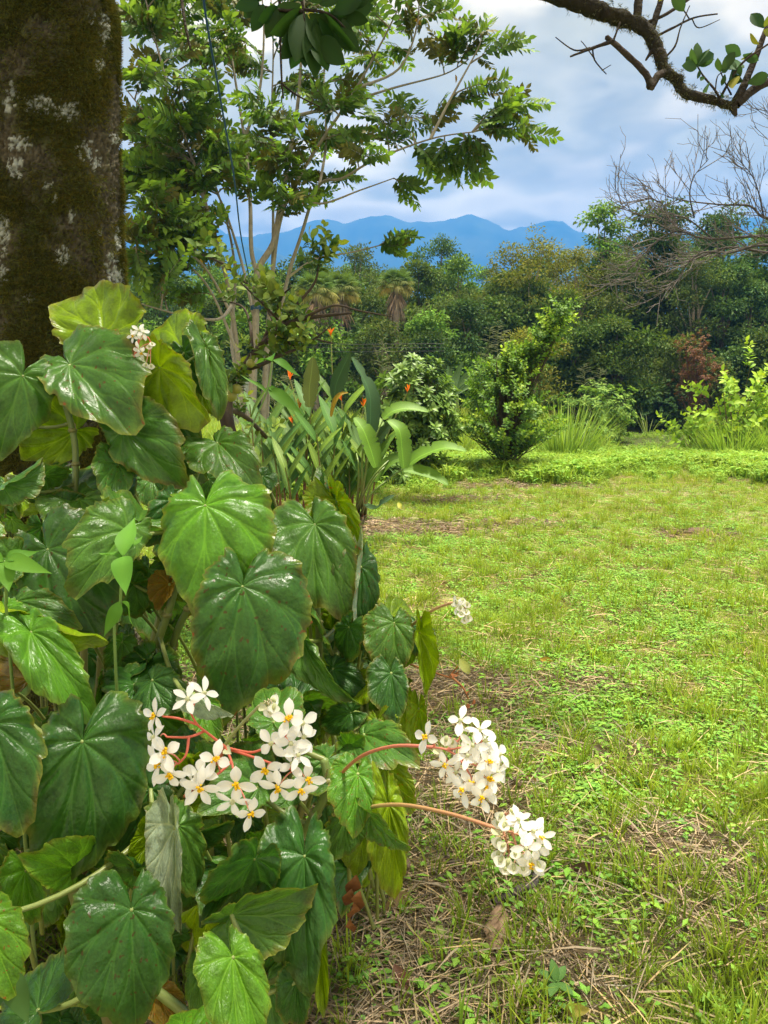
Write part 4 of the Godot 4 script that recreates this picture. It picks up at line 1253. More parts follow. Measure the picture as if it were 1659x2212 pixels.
func pale_tree() -> void:
	var foot := gnd(556, 1062)
	var dz := pix(foot).z
	var o := thing("pale_stemmed_tree", "many stemmed tree with smooth pale bark and feathery rows of leaves against the sky", "tree", foot)
	var stems := [
		[[548, 1062, 0.0], [544, 900, 0.0], [552, 700, 0.05], [556, 590, 0.05], [590, 525, 0.1], [606, 440, 0.1], [640, 250, 0.0], [652, 100, -0.1], [662, -120, -0.2]],
		[[556, 590, 0.05], [543, 540, 0.2], [540, 430, 0.3], [528, 300, 0.3], [500, 120, 0.3], [470, -100, 0.3]],
		[[560, 1062, 0.1], [574, 800, 0.2], [588, 600, 0.2], [602, 490, 0.1], [628, 415, 0.0], [684, 320, -0.2], [770, 190, -0.4], [850, 40, -0.6], [890, -60, -0.7]],
		[[566, 1062, 0.2], [585, 780, 0.3], [622, 600, 0.3], [650, 510, 0.2], [688, 402, 0.0], [740, 385, -0.4], [810, 345, -0.7], [930, 300, -1.0], [1020, 285, -1.3]],
		[[540, 1062, 0.1], [525, 880, 0.1], [500, 660, 0.0], [478, 560, -0.1], [452, 470, -0.2], [425, 370, -0.3], [400, 300, -0.4], [350, 140, -0.6], [315, 0, -0.7], [300, -90, -0.8]],
		[[505, 690, 0.0], [440, 575, -0.3], [340, 505, -0.7], [262, 470, -1.0]],
		[[512, 760, 0.0], [450, 620, -0.3], [380, 560, -0.6], [285, 535, -1.0]],
		[[520, 830, 0.1], [500, 740, 0.4], [508, 600, 0.8], [490, 480, 1.0], [440, 330, 1.2], [390, 200, 1.3], [360, 60, 1.3]],
		[[588, 600, 0.2], [590, 460, 0.6], [585, 300, 0.8], [590, 100, 0.9], [580, -80, 1.0]],
		[[552, 700, 0.05], [520, 560, 0.6], [470, 420, 0.9], [400, 340, 1.2], [300, 300, 1.5]],
		[[690, 400, 0.0], [705, 300, 0.3], [700, 160, 0.5], [720, 20, 0.6], [730, -80, 0.7]],
		[[640, 250, 0.0], [720, 230, -0.2], [850, 190, -0.5], [960, 160, -0.8], [1010, 130, -1.0]],
		[[628, 415, 0.0], [690, 440, -0.2], [780, 410, -0.5], [850, 385, -0.7]],
		[[622, 600, 0.3], [680, 560, 0.0], [760, 545, -0.3], [820, 530, -0.6]],
		[[405, 320, -0.4], [330, 260, -0.6], [270, 190, -0.8]],
		[[528, 300, 0.3], [560, 200, 0.0], [570, 60, -0.2], [560, -60, -0.3]],
		[[770, 190, -0.4], [860, 150, -0.6], [900, 60, -0.8], [905, -30, -0.8]],
		[[930, 300, -1.0], [970, 220, -1.1], [1030, 110, -1.2], [1040, 80, -1.2]],
		[[500, 660, 0.0], [470, 690, -0.5], [390, 680, -0.8], [300, 655, -1.1]]]
	var b := B.new()
	var nodes := []
	var r0 := [0.075, 0.035, 0.055, 0.048, 0.05, 0.025, 0.025, 0.028, 0.025, 0.028, 0.022, 0.025, 0.02, 0.02, 0.02, 0.025, 0.02, 0.022, 0.03]
	var bark := Color(0.47, 0.42, 0.33)
	var bark2 := Color(0.27, 0.235, 0.175)
	var hubs := []
	for i in stems.size():
		var k := []
		for p in stems[i]:
			k.append(at(p[0], p[1], dz + p[2]))
		if k[0].y < 0.4: k[0].y = foot.y - 0.03
		var sp := smooth_path(k, 7)
		for j in sp.size():
			if j > sp.size() * (0.3 if i in [0, 2, 3, 4] else 0.25):
				nodes.append([sp[j], i, j / float(sp.size())])
		var q := []
		for p in sp: q.append(p - foot)
		b.tube(q, r0[i], 0.007, 10, bark, bark2, 0.05, rng)
		hubs.append(sp)
	# side branches to the tips
	var tips := [[1148, 288, -1.5], [1140, 228, -1.4], [1095, 105, -1.2], [1030, 62, -1.1], [1060, 180, -1.2], [1075, 250, -1.4], [905, 0, -.9], [880, 60, -.8], [950, 110, -.9], [990, 120, -1.], [862, 512, -.7], [1010, 350, -1.0], [960, 330, -1.0], [905, 320, -.9], [870, 400, -.6], [830, 530, -.6], [830, 250, -.6], [880, 230, -.7], [940, 250, -.9],
		[985, 215, -1.], [1015, 300, -1.2], [850, 300, -.7], [930, 30, -.7], [860, 110, -.4], [1010, 90, -1.1], [1080, 230, -1.3], [790, 130, 0.0], [820, 40, 0.2]]
	for i in 112:
		tips.append([rf(250, 800), rf(-40, 330) if i % 4 else rf(300, 430), rf(-1.2, 1.3)])
	for i in 34:
		tips.append([rf(270, 480), rf(330, 640), rf(-1.1, 0.3)])
	var twigs := []
	for i in 5:
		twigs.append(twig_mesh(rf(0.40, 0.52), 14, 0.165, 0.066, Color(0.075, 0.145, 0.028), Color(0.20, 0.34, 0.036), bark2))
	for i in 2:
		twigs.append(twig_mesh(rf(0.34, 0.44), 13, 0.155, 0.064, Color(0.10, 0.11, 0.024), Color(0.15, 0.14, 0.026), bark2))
	var tr := []
	for t in tips:
		var p := at(t[0], t[1], dz + t[2])
		var best = null
		var bd := 1e9
		for n in nodes:
			var d: float = (n[0] - p).length() + maxf(0.0, n[0].y - p.y + 0.15) * 1.5
			if d < bd:
				bd = d; best = n
		var root: Vector3 = best[0]
		var ln := (p - root).length()
		var mid := (p + root) * 0.5 + Vector3(0, ln * 0.14, 0)
		var path := curve(root, mid, p, 10)
		var q := []
		for v in path: q.append(v - foot)
		b.tube(q, 0.011 + ln * 0.004, 0.003, 6, bark2, bark2 * 0.8)
		var nt := int(clampf(ln / 0.075, 7.0, 18.0))
		for k in nt:
			var f := 0.22 + 0.78 * (k + 0.5) / nt
			var s: Vector3 = path[int(f * 9.99)]
			var along := (path[min(int(f * 9.99) + 1, 10)] - path[max(int(f * 9.99) - 1, 0)] as Vector3).normalized()
			var side := along.cross(Vector3.UP).normalized() * (1.0 if k % 2 else -1.0)
			var d := along * rf(0.55, 1.0) + side * rf(0.4, 0.9) + Vector3(0, rf(-0.35, 0.15), 0) + rdir() * 0.15
			if k == nt - 1: d = along
			tr.append([s, d])
	for i in tr.size():
		var d: Vector3 = tr[i][1]
		tr[i] = Transform3D(facing(d, Vector3(0, 0.35, 0.45) + rdir() * 0.9).scaled(Vector3.ONE * rf(0.72, 1.1)), tr[i][0] - foot)
	part("stem", b.mesh(M.plain_bark), o)
	print("twigs ", tr.size())
	var rest := [[], [], [], [], [], [], []]
	for i in tr.size():
		var k := rng.randi_range(0, 6)
		if i % 3 == 0 and i < 900:
			part("leafy_twig", twigs[k], o, tr[i])
		else:
			rest[k].append(tr[i])
	for k in 7:
		var cs := []
		for t in rest[k]:
			var g := rf(0.8, 1.25)
			cs.append(Color(g, g, g))
		scatter("foliage", twigs[k], rest[k], cs, o)
	for i in 26:
		var n = nodes[rng.randi_range(0, nodes.size() - 1)]
		var q := B.new()
		var c := tint(Color(0.45, 0.26, 0.03), 0.3)
		q.leaf(Vector3.ZERO, Vector3(rf(-1, 1), -0.6, rf(-1, 1)), rdir(), 0.11, 0.045, c, c, 0.2, 0.3, 4)
		var y := part("yellow_leaf", q.mesh(M.leaf), o, Transform3D(Basis(), n[0] + rdir() * 0.12 - foot))
		if i == 0: y.set_meta("label", "old leaf turned orange yellow")
	# blue rope from overhead down to the stems
	var rb := B.new()
	var a := at(436, -160, 4.6)
	var mids := [a, at(440, 0, 4.9), at(470, 180, 5.8), at(505, 380, 7.2), at(522, 520, 8.6), at(548, 640, dz - 0.1), at(553, 665, dz - 0.11)]
	var q := []
	for p in mids: q.append(p - a)
	rb.tube(smooth_path(q, 6), 0.0075, 0.0075, 6, Color(0.015, 0.05, 0.16), Color(0.02, 0.09, 0.2))
	var kn := at(553, 668, dz - 0.02) - a
	for i in 3:
		var ring := []
		for j in 13:
			var an := TAU * j / 12.0
			ring.append(kn + Vector3(cos(an) * 0.075, i * 0.02 + 0.006 * sin(an), sin(an) * 0.075))
		rb.tube(ring, 0.008, 0.008, 6, Color(0.02, 0.09, 0.2), Color(0.02, 0.09, 0.2))
	rb.tube(curve(kn + Vector3(0.07, 0, 0.02), kn + Vector3(0.2, 0.12, 0.05), kn + Vector3(0.26, 0.02, 0.05), 6), 0.007, 0.006, 6, Color(0.02, 0.12, 0.25), Color(0.02, 0.12, 0.25))
	single("rope", rb.mesh(M.rope), "thin blue rope running down from overhead to the pale stems", "rope", a)

# ---------------------------------------------------------------- citrus tree with round fruits
func citrus() -> void:
	var base := at(500, 1000, 4.6)
	var foot := Vector3(base.x, 0, base.z)
	var o := thing("citrus_tree", "small dark branched citrus tree with round green fruits behind the begonia", "tree", foot)
	var b := B.new()
	var dk := Color(0.07, 0.055, 0.042)
	var md := Color(0.16, 0.125, 0.09)
	var lines := [[[505, 960, 4.6, .05], [480, 880, 4.6, .048], [455, 850, 4.6, .045], [430, 838, 4.65, .04]], [[490, 905, 4.6, .035], [500, 830, 4.6, .03], [545, 770, 4.55, .026], [600, 712, 4.5, .022], [650, 690, 4.45, .014], [700, 682, 4.4, .010], [760, 676, 4.4, .007]], [[600, 712, 4.5, .012], [640, 660, 4.5, .009], [680, 610, 4.5, .007], [690, 560, 4.5, .005], [705, 520, 4.5, .003]],
		[[560, 755, 4.55, .014], [590, 690, 4.5, .011], [610, 640, 4.45, .008], [630, 620, 4.4, .004]], [[600, 712, 4.5, .012], [560, 640, 4.6, .010], [480, 570, 4.7, .008], [420, 545, 4.8, .005]], [[640, 700, 4.45, .01], [680, 730, 4.4, .007], [720, 742, 4.4, .004]], [[650, 690, 4.45, .009], [720, 660, 4.35, .006], [780, 672, 4.3, .004], [848, 684, 4.3, .003]], [[545, 770, 4.55, .014], [540, 700, 4.7, .01], [520, 660, 4.8, .006], [470, 650, 4.9, .003]],
		[[520, 800, 4.6, .016], [560, 790, 4.5, .011], [600, 770, 4.4, .008], [660, 745, 4.35, .005], [720, 700, 4.3, .003]], [[580, 735, 4.5, .01], [620, 740, 4.4, .007], [655, 760, 4.35, .004]], [[500, 860, 4.6, .012], [512, 840, 4.5, .006], [505, 832, 4.45, .003]], [[480, 880, 4.6, .02], [530, 900, 4.9, .016], [575, 945, 5.2, .014]], [[600, 690, 4.5, .008], [570, 660, 4.4, .006], [520, 610, 4.4, .004]]]
	var ends := []
	for t in lines:
		var k := []
		for p in t: k.append(at(p[0], p[1], p[2]) - foot)
		var sp := smooth_path(k, 6)
		if t[0][1] == 960: sp.push_front(Vector3(0.05, -0.03, 0))
		b.tube(sp, t[0][3], t[-1][3], 8, dk.lerp(md, 0.6), dk, 0.14, rng)
		for i in range(int(sp.size() * 0.35), sp.size()):
			var sx := pix(sp[i] + foot).x
			if (t[0][3] < 0.03 or t[0][1] == 905) and (sx < 665.0 or pix(sp[i] + foot).y < 600.0): ends.append(sp[i])
	part("stem", b.mesh(M.plain_bark), o)
	var sprays := []
	for i in 4:
		sprays.append(twig_mesh(0.15, 7, 0.075, 0.042, Color(0.10, 0.17, 0.03), Color(0.26, 0.34, 0.035), md, false))
	for i in 2:
		sprays.append(twig_mesh(0.14, 6, 0.07, 0.04, Color(0.06, 0.12, 0.03), Color(0.10, 0.19, 0.035), md, false))
	for i in 92:
		var e: Vector3 = ends[rng.randi_range(0, ends.size() - 1)]
		part("leafy_twig", sprays[rng.randi_range(0, 5)], o, Transform3D(facing(Vector3(rf(-.9, .9), 0.6, rf(-.5, .9)), Vector3(0, .4, 1)).scaled(Vector3.ONE * rf(0.6, 1.15)), e))
	for f in [[499, 855, 4.45, .036], [511, 840, 4.43, .031], [494, 847, 4.52, .033], [541, 785, 4.42, .026], [462, 862, 4.6, .032]]:
		var q := B.new()
		q.blob(Vector3.ZERO, Vector3(f[3], f[3] * 0.97, f[3]), Color(0.27, 0.27, 0.05), 12, 18, 0.006, rng)
		q.tube([Vector3(0, f[3] * 0.9, 0), Vector3(0.004, f[3] * 1.5, 0), Vector3(0.0, f[3] * 2.2, -0.01)], 0.003, 0.003, 5, md, md)
		part("fruit", q.mesh(M.fruit), o, Transform3D(Basis(), at(f[0], f[1], f[2]) - foot))

const ORDINAL := ["first", "second", "third", "fourth", "fifth", "sixth", "seventh", "eighth", "ninth", "tenth", "eleventh", "twelfth", "thirteenth", "fourteenth", "fifteenth", "sixteenth", "seventeenth", "eighteenth", "nineteenth", "twentieth", "twenty first", "twenty second", "twenty third", "twenty fourth", "twenty fifth", "twenty sixth", "twenty seventh"]

# ---------------------------------------------------------------- heliconias
func helico_leaf(ln: float, wd: float, c: Color, droop: float, back: float) -> ArrayMesh:
	var b := B.new()
	b.leaf(Vector3.ZERO, Vector3.UP, Vector3(0, 0, 1), ln, wd, c, c * 1.1, 0.28, droop, 12, 0.42, 0.004)
	var m := b.mesh(M.paddle)
	return m

func bract_mesh() -> ArrayMesh:
	var b := B.new()
	var o1 := Color(0.75, 0.13, 0.02)
	var o2 := Color(0.85, 0.30, 0.03)
	for i in 5:
		var s := 1.0 if i % 2 else -1.0
		var d := Vector3(s * rf(0.35, 0.75), 1.0, rf(-0.2, 0.2))
		b.leaf(Vector3(0, i * 0.012, 0), d, Vector3(-s, 0.4, 0.3), rf(0.085, 0.12) * (1.0 - i * 0.09), 0.026, o1, o2, 0.7, -0.1, 4, 0.35)
	for i in 4:
		b.leaf(Vector3(rf(-.006, .006), 0.015, 0), Vector3(rf(-.4, .4), 1, rf(-.3, .3)), Vector3(0, 0, 1), 0.05, 0.009, Color(0.85, 0.42, 0.04), Color(0.7, 0.5, 0.06), 0.5, 0.1, 3)
	return b.mesh(M.leaf)

func heliconia(label: String, foot: Vector3, h: float, nl: int, flower: Vector3, group: String, lean: Vector3, lv: Array, bracts: ArrayMesh) -> Node3D:
	var o := thing("heliconia", label, "heliconia", foot, group)
	var b := B.new()
	var top := Vector3(lean.x, h, lean.z)
	var path := curve(Vector3(0, -0.03, 0), Vector3(lean.x * 0.25, h * 0.55, lean.z * 0.25), top, 8)
	b.tube(path, 0.014, 0.006, 7, Color(0.20, 0.045, 0.03), Color(0.14, 0.17, 0.04))
	part("stem", b.mesh(M.stalk), o)
	for i in nl:
		var t := 0.42 + 0.55 * i / maxf(nl - 1.0, 1.0)
		var q: Vector3 = path[int(t * 8.0)]
		var a := (i % 2) * PI + rf(-0.7, 0.7) + 0.3
		var d := Vector3(cos(a) * rf(0.3, 0.7), 1.0, sin(a) * rf(0.3, 0.7))
		part("leaf", lv[rng.randi_range(0, lv.size() - 1)], o, Transform3D(facing(d, Vector3(-cos(a) * 0.8, 0.25, 0.7 - sin(a) * 0.4)).scaled(Vector3.ONE * rf(0.75, 1.1)), q))
	if flower != Vector3.ZERO:
		var f := flower - foot
		var fb := B.new()
		fb.tube(curve(path[7], (path[7] + f) * 0.5 + Vector3(0, 0.05, 0), f, 5), 0.006, 0.004, 6, Color(0.14, 0.17, 0.04), Color(0.25, 0.22, 0.05))
		var st := part("flower_stalk", fb.mesh(M.stalk), o)
		part("bract", bracts, st, Transform3D(Basis(Vector3.UP, rf(-0.8, 0.8)).rotated(Vector3(0, 0, 1), rf(-.15, .15)).scaled(Vector3.ONE * rf(0.9, 1.15)), f))
	return o

func paddle(o: Node3D, pts: Array, d: float, wd: float, c: Color, up: Vector3) -> void:
	# broad paddle leaf along a px polyline [x, y, depth change]
	var k := []
	for p in pts: k.append(at(p[0], p[1], d + p[2]))
	var sp := smooth_path(k, 12)
	var b := B.new()
	var n := sp.size()
	var q := [0, 0, 0]
	var a0: Vector3 = sp[0]
	for i in n:
		var t := i / float(n - 1)
		var dir: Vector3 = (sp[min(i + 1, n - 1)] - sp[max(i - 1, 0)]).normalized()
		var s := dir.cross(up).normalized()
		var nn := s.cross(dir)
		var w := wd * 0.5 * pow(maxf(sin(PI * clampf(0.06 + t * 0.93, 0, 1)), 0.02), 0.6) * (1.0 if t < 0.6 else 1.0 - (t - 0.6) * 0.5)
		w *= 1.0 + rf(-.04, .04) - (rf(0.1, 0.4) if rng.randf() < 0.08 else 0.0)
		var cc := c
		var x := b.pt(sp[i] - a0 - s * w + nn * w * 0.45, cc, Vector2(0, t))
		var y := b.pt(sp[i] - a0, cc * 1.2, Vector2(0.5, t))
		var z := b.pt(sp[i] - a0 + s * w + nn * w * 0.45, cc, Vector2(1, t))
		if i > 0:
			b.quad(q[0], x, y, q[1])
			b.quad(q[1], y, z, q[2])
		q = [x, y, z]
	part("leaf", b.mesh(M.paddle), o, Transform3D(Basis(), a0 - o.position))

func heliconias() -> void:
	var lv := []
	for i in 5:
		lv.append(helico_leaf(rf(0.48, 0.72), rf(0.10, 0.135), tint(Color(0.12, 0.26, 0.05), 0.2), rf(0.05, 0.25), 0.0))
	for i in 2:
		lv.append(helico_leaf(rf(0.4, 0.55), rf(0.085, 0.115), tint(Color(0.21, 0.37, 0.05), 0.2), rf(0.05, 0.3), 0.0))
	var br := []
	for i in 3: br.append(bract_mesh())
	var d := 7.6
	var fl := [[715, 727, "tallest heliconia with an orange flower held high before the palms", 706, 1108, 1.5], [627, 820, "heliconia with an orange flower beside the pale tree stems", 640, 1110, 1.2], [785, 880, "heliconia with a red orange flower before the round shrub", 760, 1112, 1.0], [880, 848, "heliconia with an orange flower standing alone before the round shrub", 800, 1100, 1.0],
		[647, 884, "heliconia with a small coral flower among the leaves", 655, 1118, 1.0], [536, 984, "heliconia with an orange bud low beside the begonia leaf", 560, 1128, 0.8], [632, 915, "heliconia with a faded orange flower opening sideways", 600, 1122, 0.9], [738, 866, "heliconia with a half hidden orange flower behind its leaf", 728, 1112, 1.1]]
	for f in fl:
		var foot := gnd(f[3], f[4])
		heliconia(f[2], foot, f[5], 4, at(f[0], f[1], pix(foot).z - 0.1), "flowering heliconias in the bed", Vector3((at(f[0], f[1], 7.5).x - foot.x) * 0.6, 0, rf(-.1, .1)), lv, br[rng.randi_range(0, 2)])
	for i in 27:
		var px := 555.0 + 9.0 * i + rf(-4, 4)
		var foot := gnd(px, rf(1092, 1145))
		heliconia("flowerless heliconia shoot with a reddish cane, %s from the left in the bed" % ORDINAL[i], foot, rf(0.55, 1.15) * (1.2 if px < 740 else 0.85), rng.randi_range(4, 5), Vector3.ZERO, "flowerless heliconia shoots in the bed", Vector3(rf(-.12, .16), 0, rf(-.1, .15)), lv, br[0])
	# broad leaved plant at the right of the bed
	var foot := gnd(778, 1112)
	var o := thing("broad_leaved_heliconia", "broad leaved heliconia with large arching bright green paddle leaves beside the lawn", "heliconia", foot)
	var b := B.new()
	for l in [[[778, 1112], [800, 1040], [850, 985], [880, 960]], [[778, 1112], [790, 1020], [805, 960], [828, 905]], [[770, 1115], [800, 1070], [860, 1020], [885, 1012]], [[772, 1112], [775, 1020], [770, 980]], [[782, 1112], [800, 1050], [840, 1000], [860, 985]], [[776, 1110], [782, 1000], [790, 920], [788, 880]]]:
		var k := []
		for p in l: k.append(at(p[0], p[1], 7.5) - foot)
		k[0] = Vector3(rf(-.08, .08), -0.03, rf(-.08, .08))
		b.tube(smooth_path(k, 5), 0.02, 0.007, 8, Color(0.11, 0.10, 0.04), Color(0.17, 0.25, 0.06))
	part("stem", b.mesh(M.stalk), o)
	var g := Color(0.20, 0.40, 0.045)
	paddle(o, [[880, 962, 0], [905, 925, -0.05], [960, 968, -0.15]].slice(0, 0) + [[878, 1008, 0.0], [910, 985, -0.05], [960, 968, -0.1], [1008, 975, -0.15]], 7.4, 0.17, g, Vector3(0.15, 0.8, 0.55))
	paddle(o, [[828, 905, 0.0], [850, 888, 0.0], [885, 882, 0.0], [926, 890, 0.0]], 7.5, 0.15, g, Vector3(0, 0.75, 0.6))
	paddle(o, [[872, 1018, 0.0], [900, 1018, 0.0], [940, 1030, -0.05], [968, 1048, -0.1]], 7.3, 0.13, g * 0.95, Vector3(0, 0.7, 0.7))
	paddle(o, [[812, 1010, 0.0], [800, 970, 0.0], [785, 930, 0.0], [766, 902, 0.05]], 7.3, 0.19, g, Vector3(0.5, 0.2, 0.85))
	paddle(o, [[872, 1012, 0.0], [868, 970, 0.0], [862, 930, 0.0], [838, 908, 0.05]], 7.25, 0.19, g, Vector3(0.6, 0.2, 0.8))
	paddle(o, [[808, 1040, 0.0], [835, 1005, 0.0], [865, 990, 0.0], [900, 985, 0.0]], 7.45, 0.14, g * 0.75, Vector3(0, 0.8, 0.6))
	paddle(o, [[802, 990, 0.1], [818, 950, 0.1], [840, 920, 0.1], [862, 905, 0.1]], 7.5, 0.10, Color(0.05, 0.11, 0.03), Vector3(0, 0.5, 0.8))
	paddle(o, [[793, 965, 0.1], [800, 900, 0.1], [795, 840, 0.1], [760, 772, 0.15]], 7.7, 0.20, Color(0.07, 0.16, 0.06), Vector3(0.7, 0.1, 0.7))
	paddle(o, [[722, 860, 0.2], [726, 830, 0.2], [738, 800, 0.2], [756, 762, 0.2]], 7.8, 0.17, Color(0.07, 0.16, 0.06), Vector3(0.4, 0.1, 0.9))
	paddle(o, [[668, 880, 0.2], [668, 840, 0.2], [672, 810, 0.2], [676, 772, 0.2]], 7.8, 0.19, Color(0.20, 0.26, 0.06), Vector3(0.3, 0.1, 0.9))
	paddle(o, [[790, 1090, 0.0], [810, 1100, -0.2], [830, 1085, -0.3], [852, 1070, -0.3]], 7.4, 0.10, Color(0.06, 0.13, 0.05), Vector3(0, 0.9, 0.5))
	paddle(o, [[715, 900, 0.1], [722, 870, 0.1], [735, 852, 0.1], [752, 848, 0.1]], 7.5, 0.05, Color(0.5, 0.33, 0.02), Vector3(0, 0.5, 0.8))

# ---------------------------------------------------------------- shrubs
func rosette(n: int, ll: float, lw: float, ca: Color, cb: Color, droop: float, m: Material) -> ArrayMesh:
	var b := B.new()
	b.tube([Vector3(0, -0.12, 0), Vector3(0, 0, 0)], 0.006, 0.004, 5, Color(0.1, 0.09, 0.04), Color(0.12, 0.14, 0.05))
	for i in n:
		var a := i * 2.4 + rf(-.2, .2)
		var t := i / float(n)
		var d := Vector3(cos(a), rf(0.15, 0.5) + t * 0.9, sin(a))
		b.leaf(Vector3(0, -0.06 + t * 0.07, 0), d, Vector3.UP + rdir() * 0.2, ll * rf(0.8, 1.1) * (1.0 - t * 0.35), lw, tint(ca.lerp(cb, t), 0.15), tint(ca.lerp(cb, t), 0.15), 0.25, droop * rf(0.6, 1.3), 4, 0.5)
	return b.mesh(m)

func shrub(called: String, label: String, cat: String, foot: Vector3, w: float, h: float, n: int, sprays: Array, bark: Color, shape: Callable, twigname := "leafy_branch", bare := 0.12) -> Node3D:
	var o := thing(called, label, cat, foot)
	var b := B.new()
	var tips := []
	for i in n:
		var u := rdir()
		var p: Vector3 = shape.call(u, pow(rng.randf(), 0.4))
		tips.append([Vector3(p.x * w * 0.5, maxf(p.y * h, 0.06), p.z * w * 0.5), u])
	for i in 5:
		var a := TAU * i / 5.0 + rf(-.4, .4)
		b.tube(curve(Vector3(cos(a) * 0.04, -0.05, sin(a) * 0.04), Vector3(cos(a) * w * 0.1, h * 0.35, sin(a) * w * 0.1), Vector3(cos(a) * w * 0.25, h * rf(0.6, 0.85), sin(a) * w * 0.25), 6), 0.018 * h / 2.0, 0.008, 7, bark, bark)
	for i in range(0, n, 3):
		var p: Vector3 = tips[i][0]
		b.tube(curve(Vector3(p.x * 0.25, p.y * rf(0.3, 0.6), p.z * 0.25), p * 0.7, p, 4), 0.009, 0.004, 5, bark, bark)
	part("stem", b.mesh(M.plain_bark), o)
	var rest := []
	var rc := []
	for i in n:
		var u: Vector3 = tips[i][1]
		var tr := Transform3D(facing(Vector3(u.x, absf(u.y) * 0.7 + 0.55, u.z) + rdir() * 0.35, Vector3.UP + rdir()).scaled(Vector3.ONE * rf(0.75, 1.2)), tips[i][0])
		if i < 150:
			part(twigname, sprays[rng.randi_range(0, sprays.size() - 1)], o, tr)
		else:
			rest.append(tr)
			var g := rf(0.75, 1.25)
			rc.append(Color(g, g, g * 0.95))
	if rest.size():
		for k in sprays.size():
			var a := []
			var c := []
			for i in range(k, rest.size(), sprays.size()):
				a.append(rest[i]); c.append(rc[i])
			scatter("foliage", sprays[k], a, c, o)
	return o

func dome(u: Vector3, r: float) -> Vector3:
	var k := 1.0 + 0.18 * sin(u.x * 5.0 + u.z * 4.0) + 0.12 * sin(u.y * 9.0 + u.x * 3.0)
	return Vector3(u.x * r * k, 0.5 + u.y * 0.5 * r * k, u.z * r * k)

func arching(u: Vector3, r: float) -> Vector3:      # an upright bush with one arching leader to the right
	if rng.randf() < 0.26:
		var t := rng.randf()
		return Vector3(0.12 + t * 1.1 + rf(-.2, .2) * (1.15 - t), 0.55 + 0.44 * t + rf(-.06, .06), rf(-.25, .25) * (1.2 - t))
	var y := 0.5 + u.y * 0.5
	var wd := 0.45 + 0.6 * sin(PI * clampf(y * 1.05 + 0.05, 0, 1))
	return Vector3(u.x * r * wd * (1.0 + 0.25 * sin(u.y * 7.0 + u.x * 4.0)) - 0.1 * y, y * (0.60 + 0.07 * sin(u.x * 6.0)) + 0.06, u.z * r * wd)

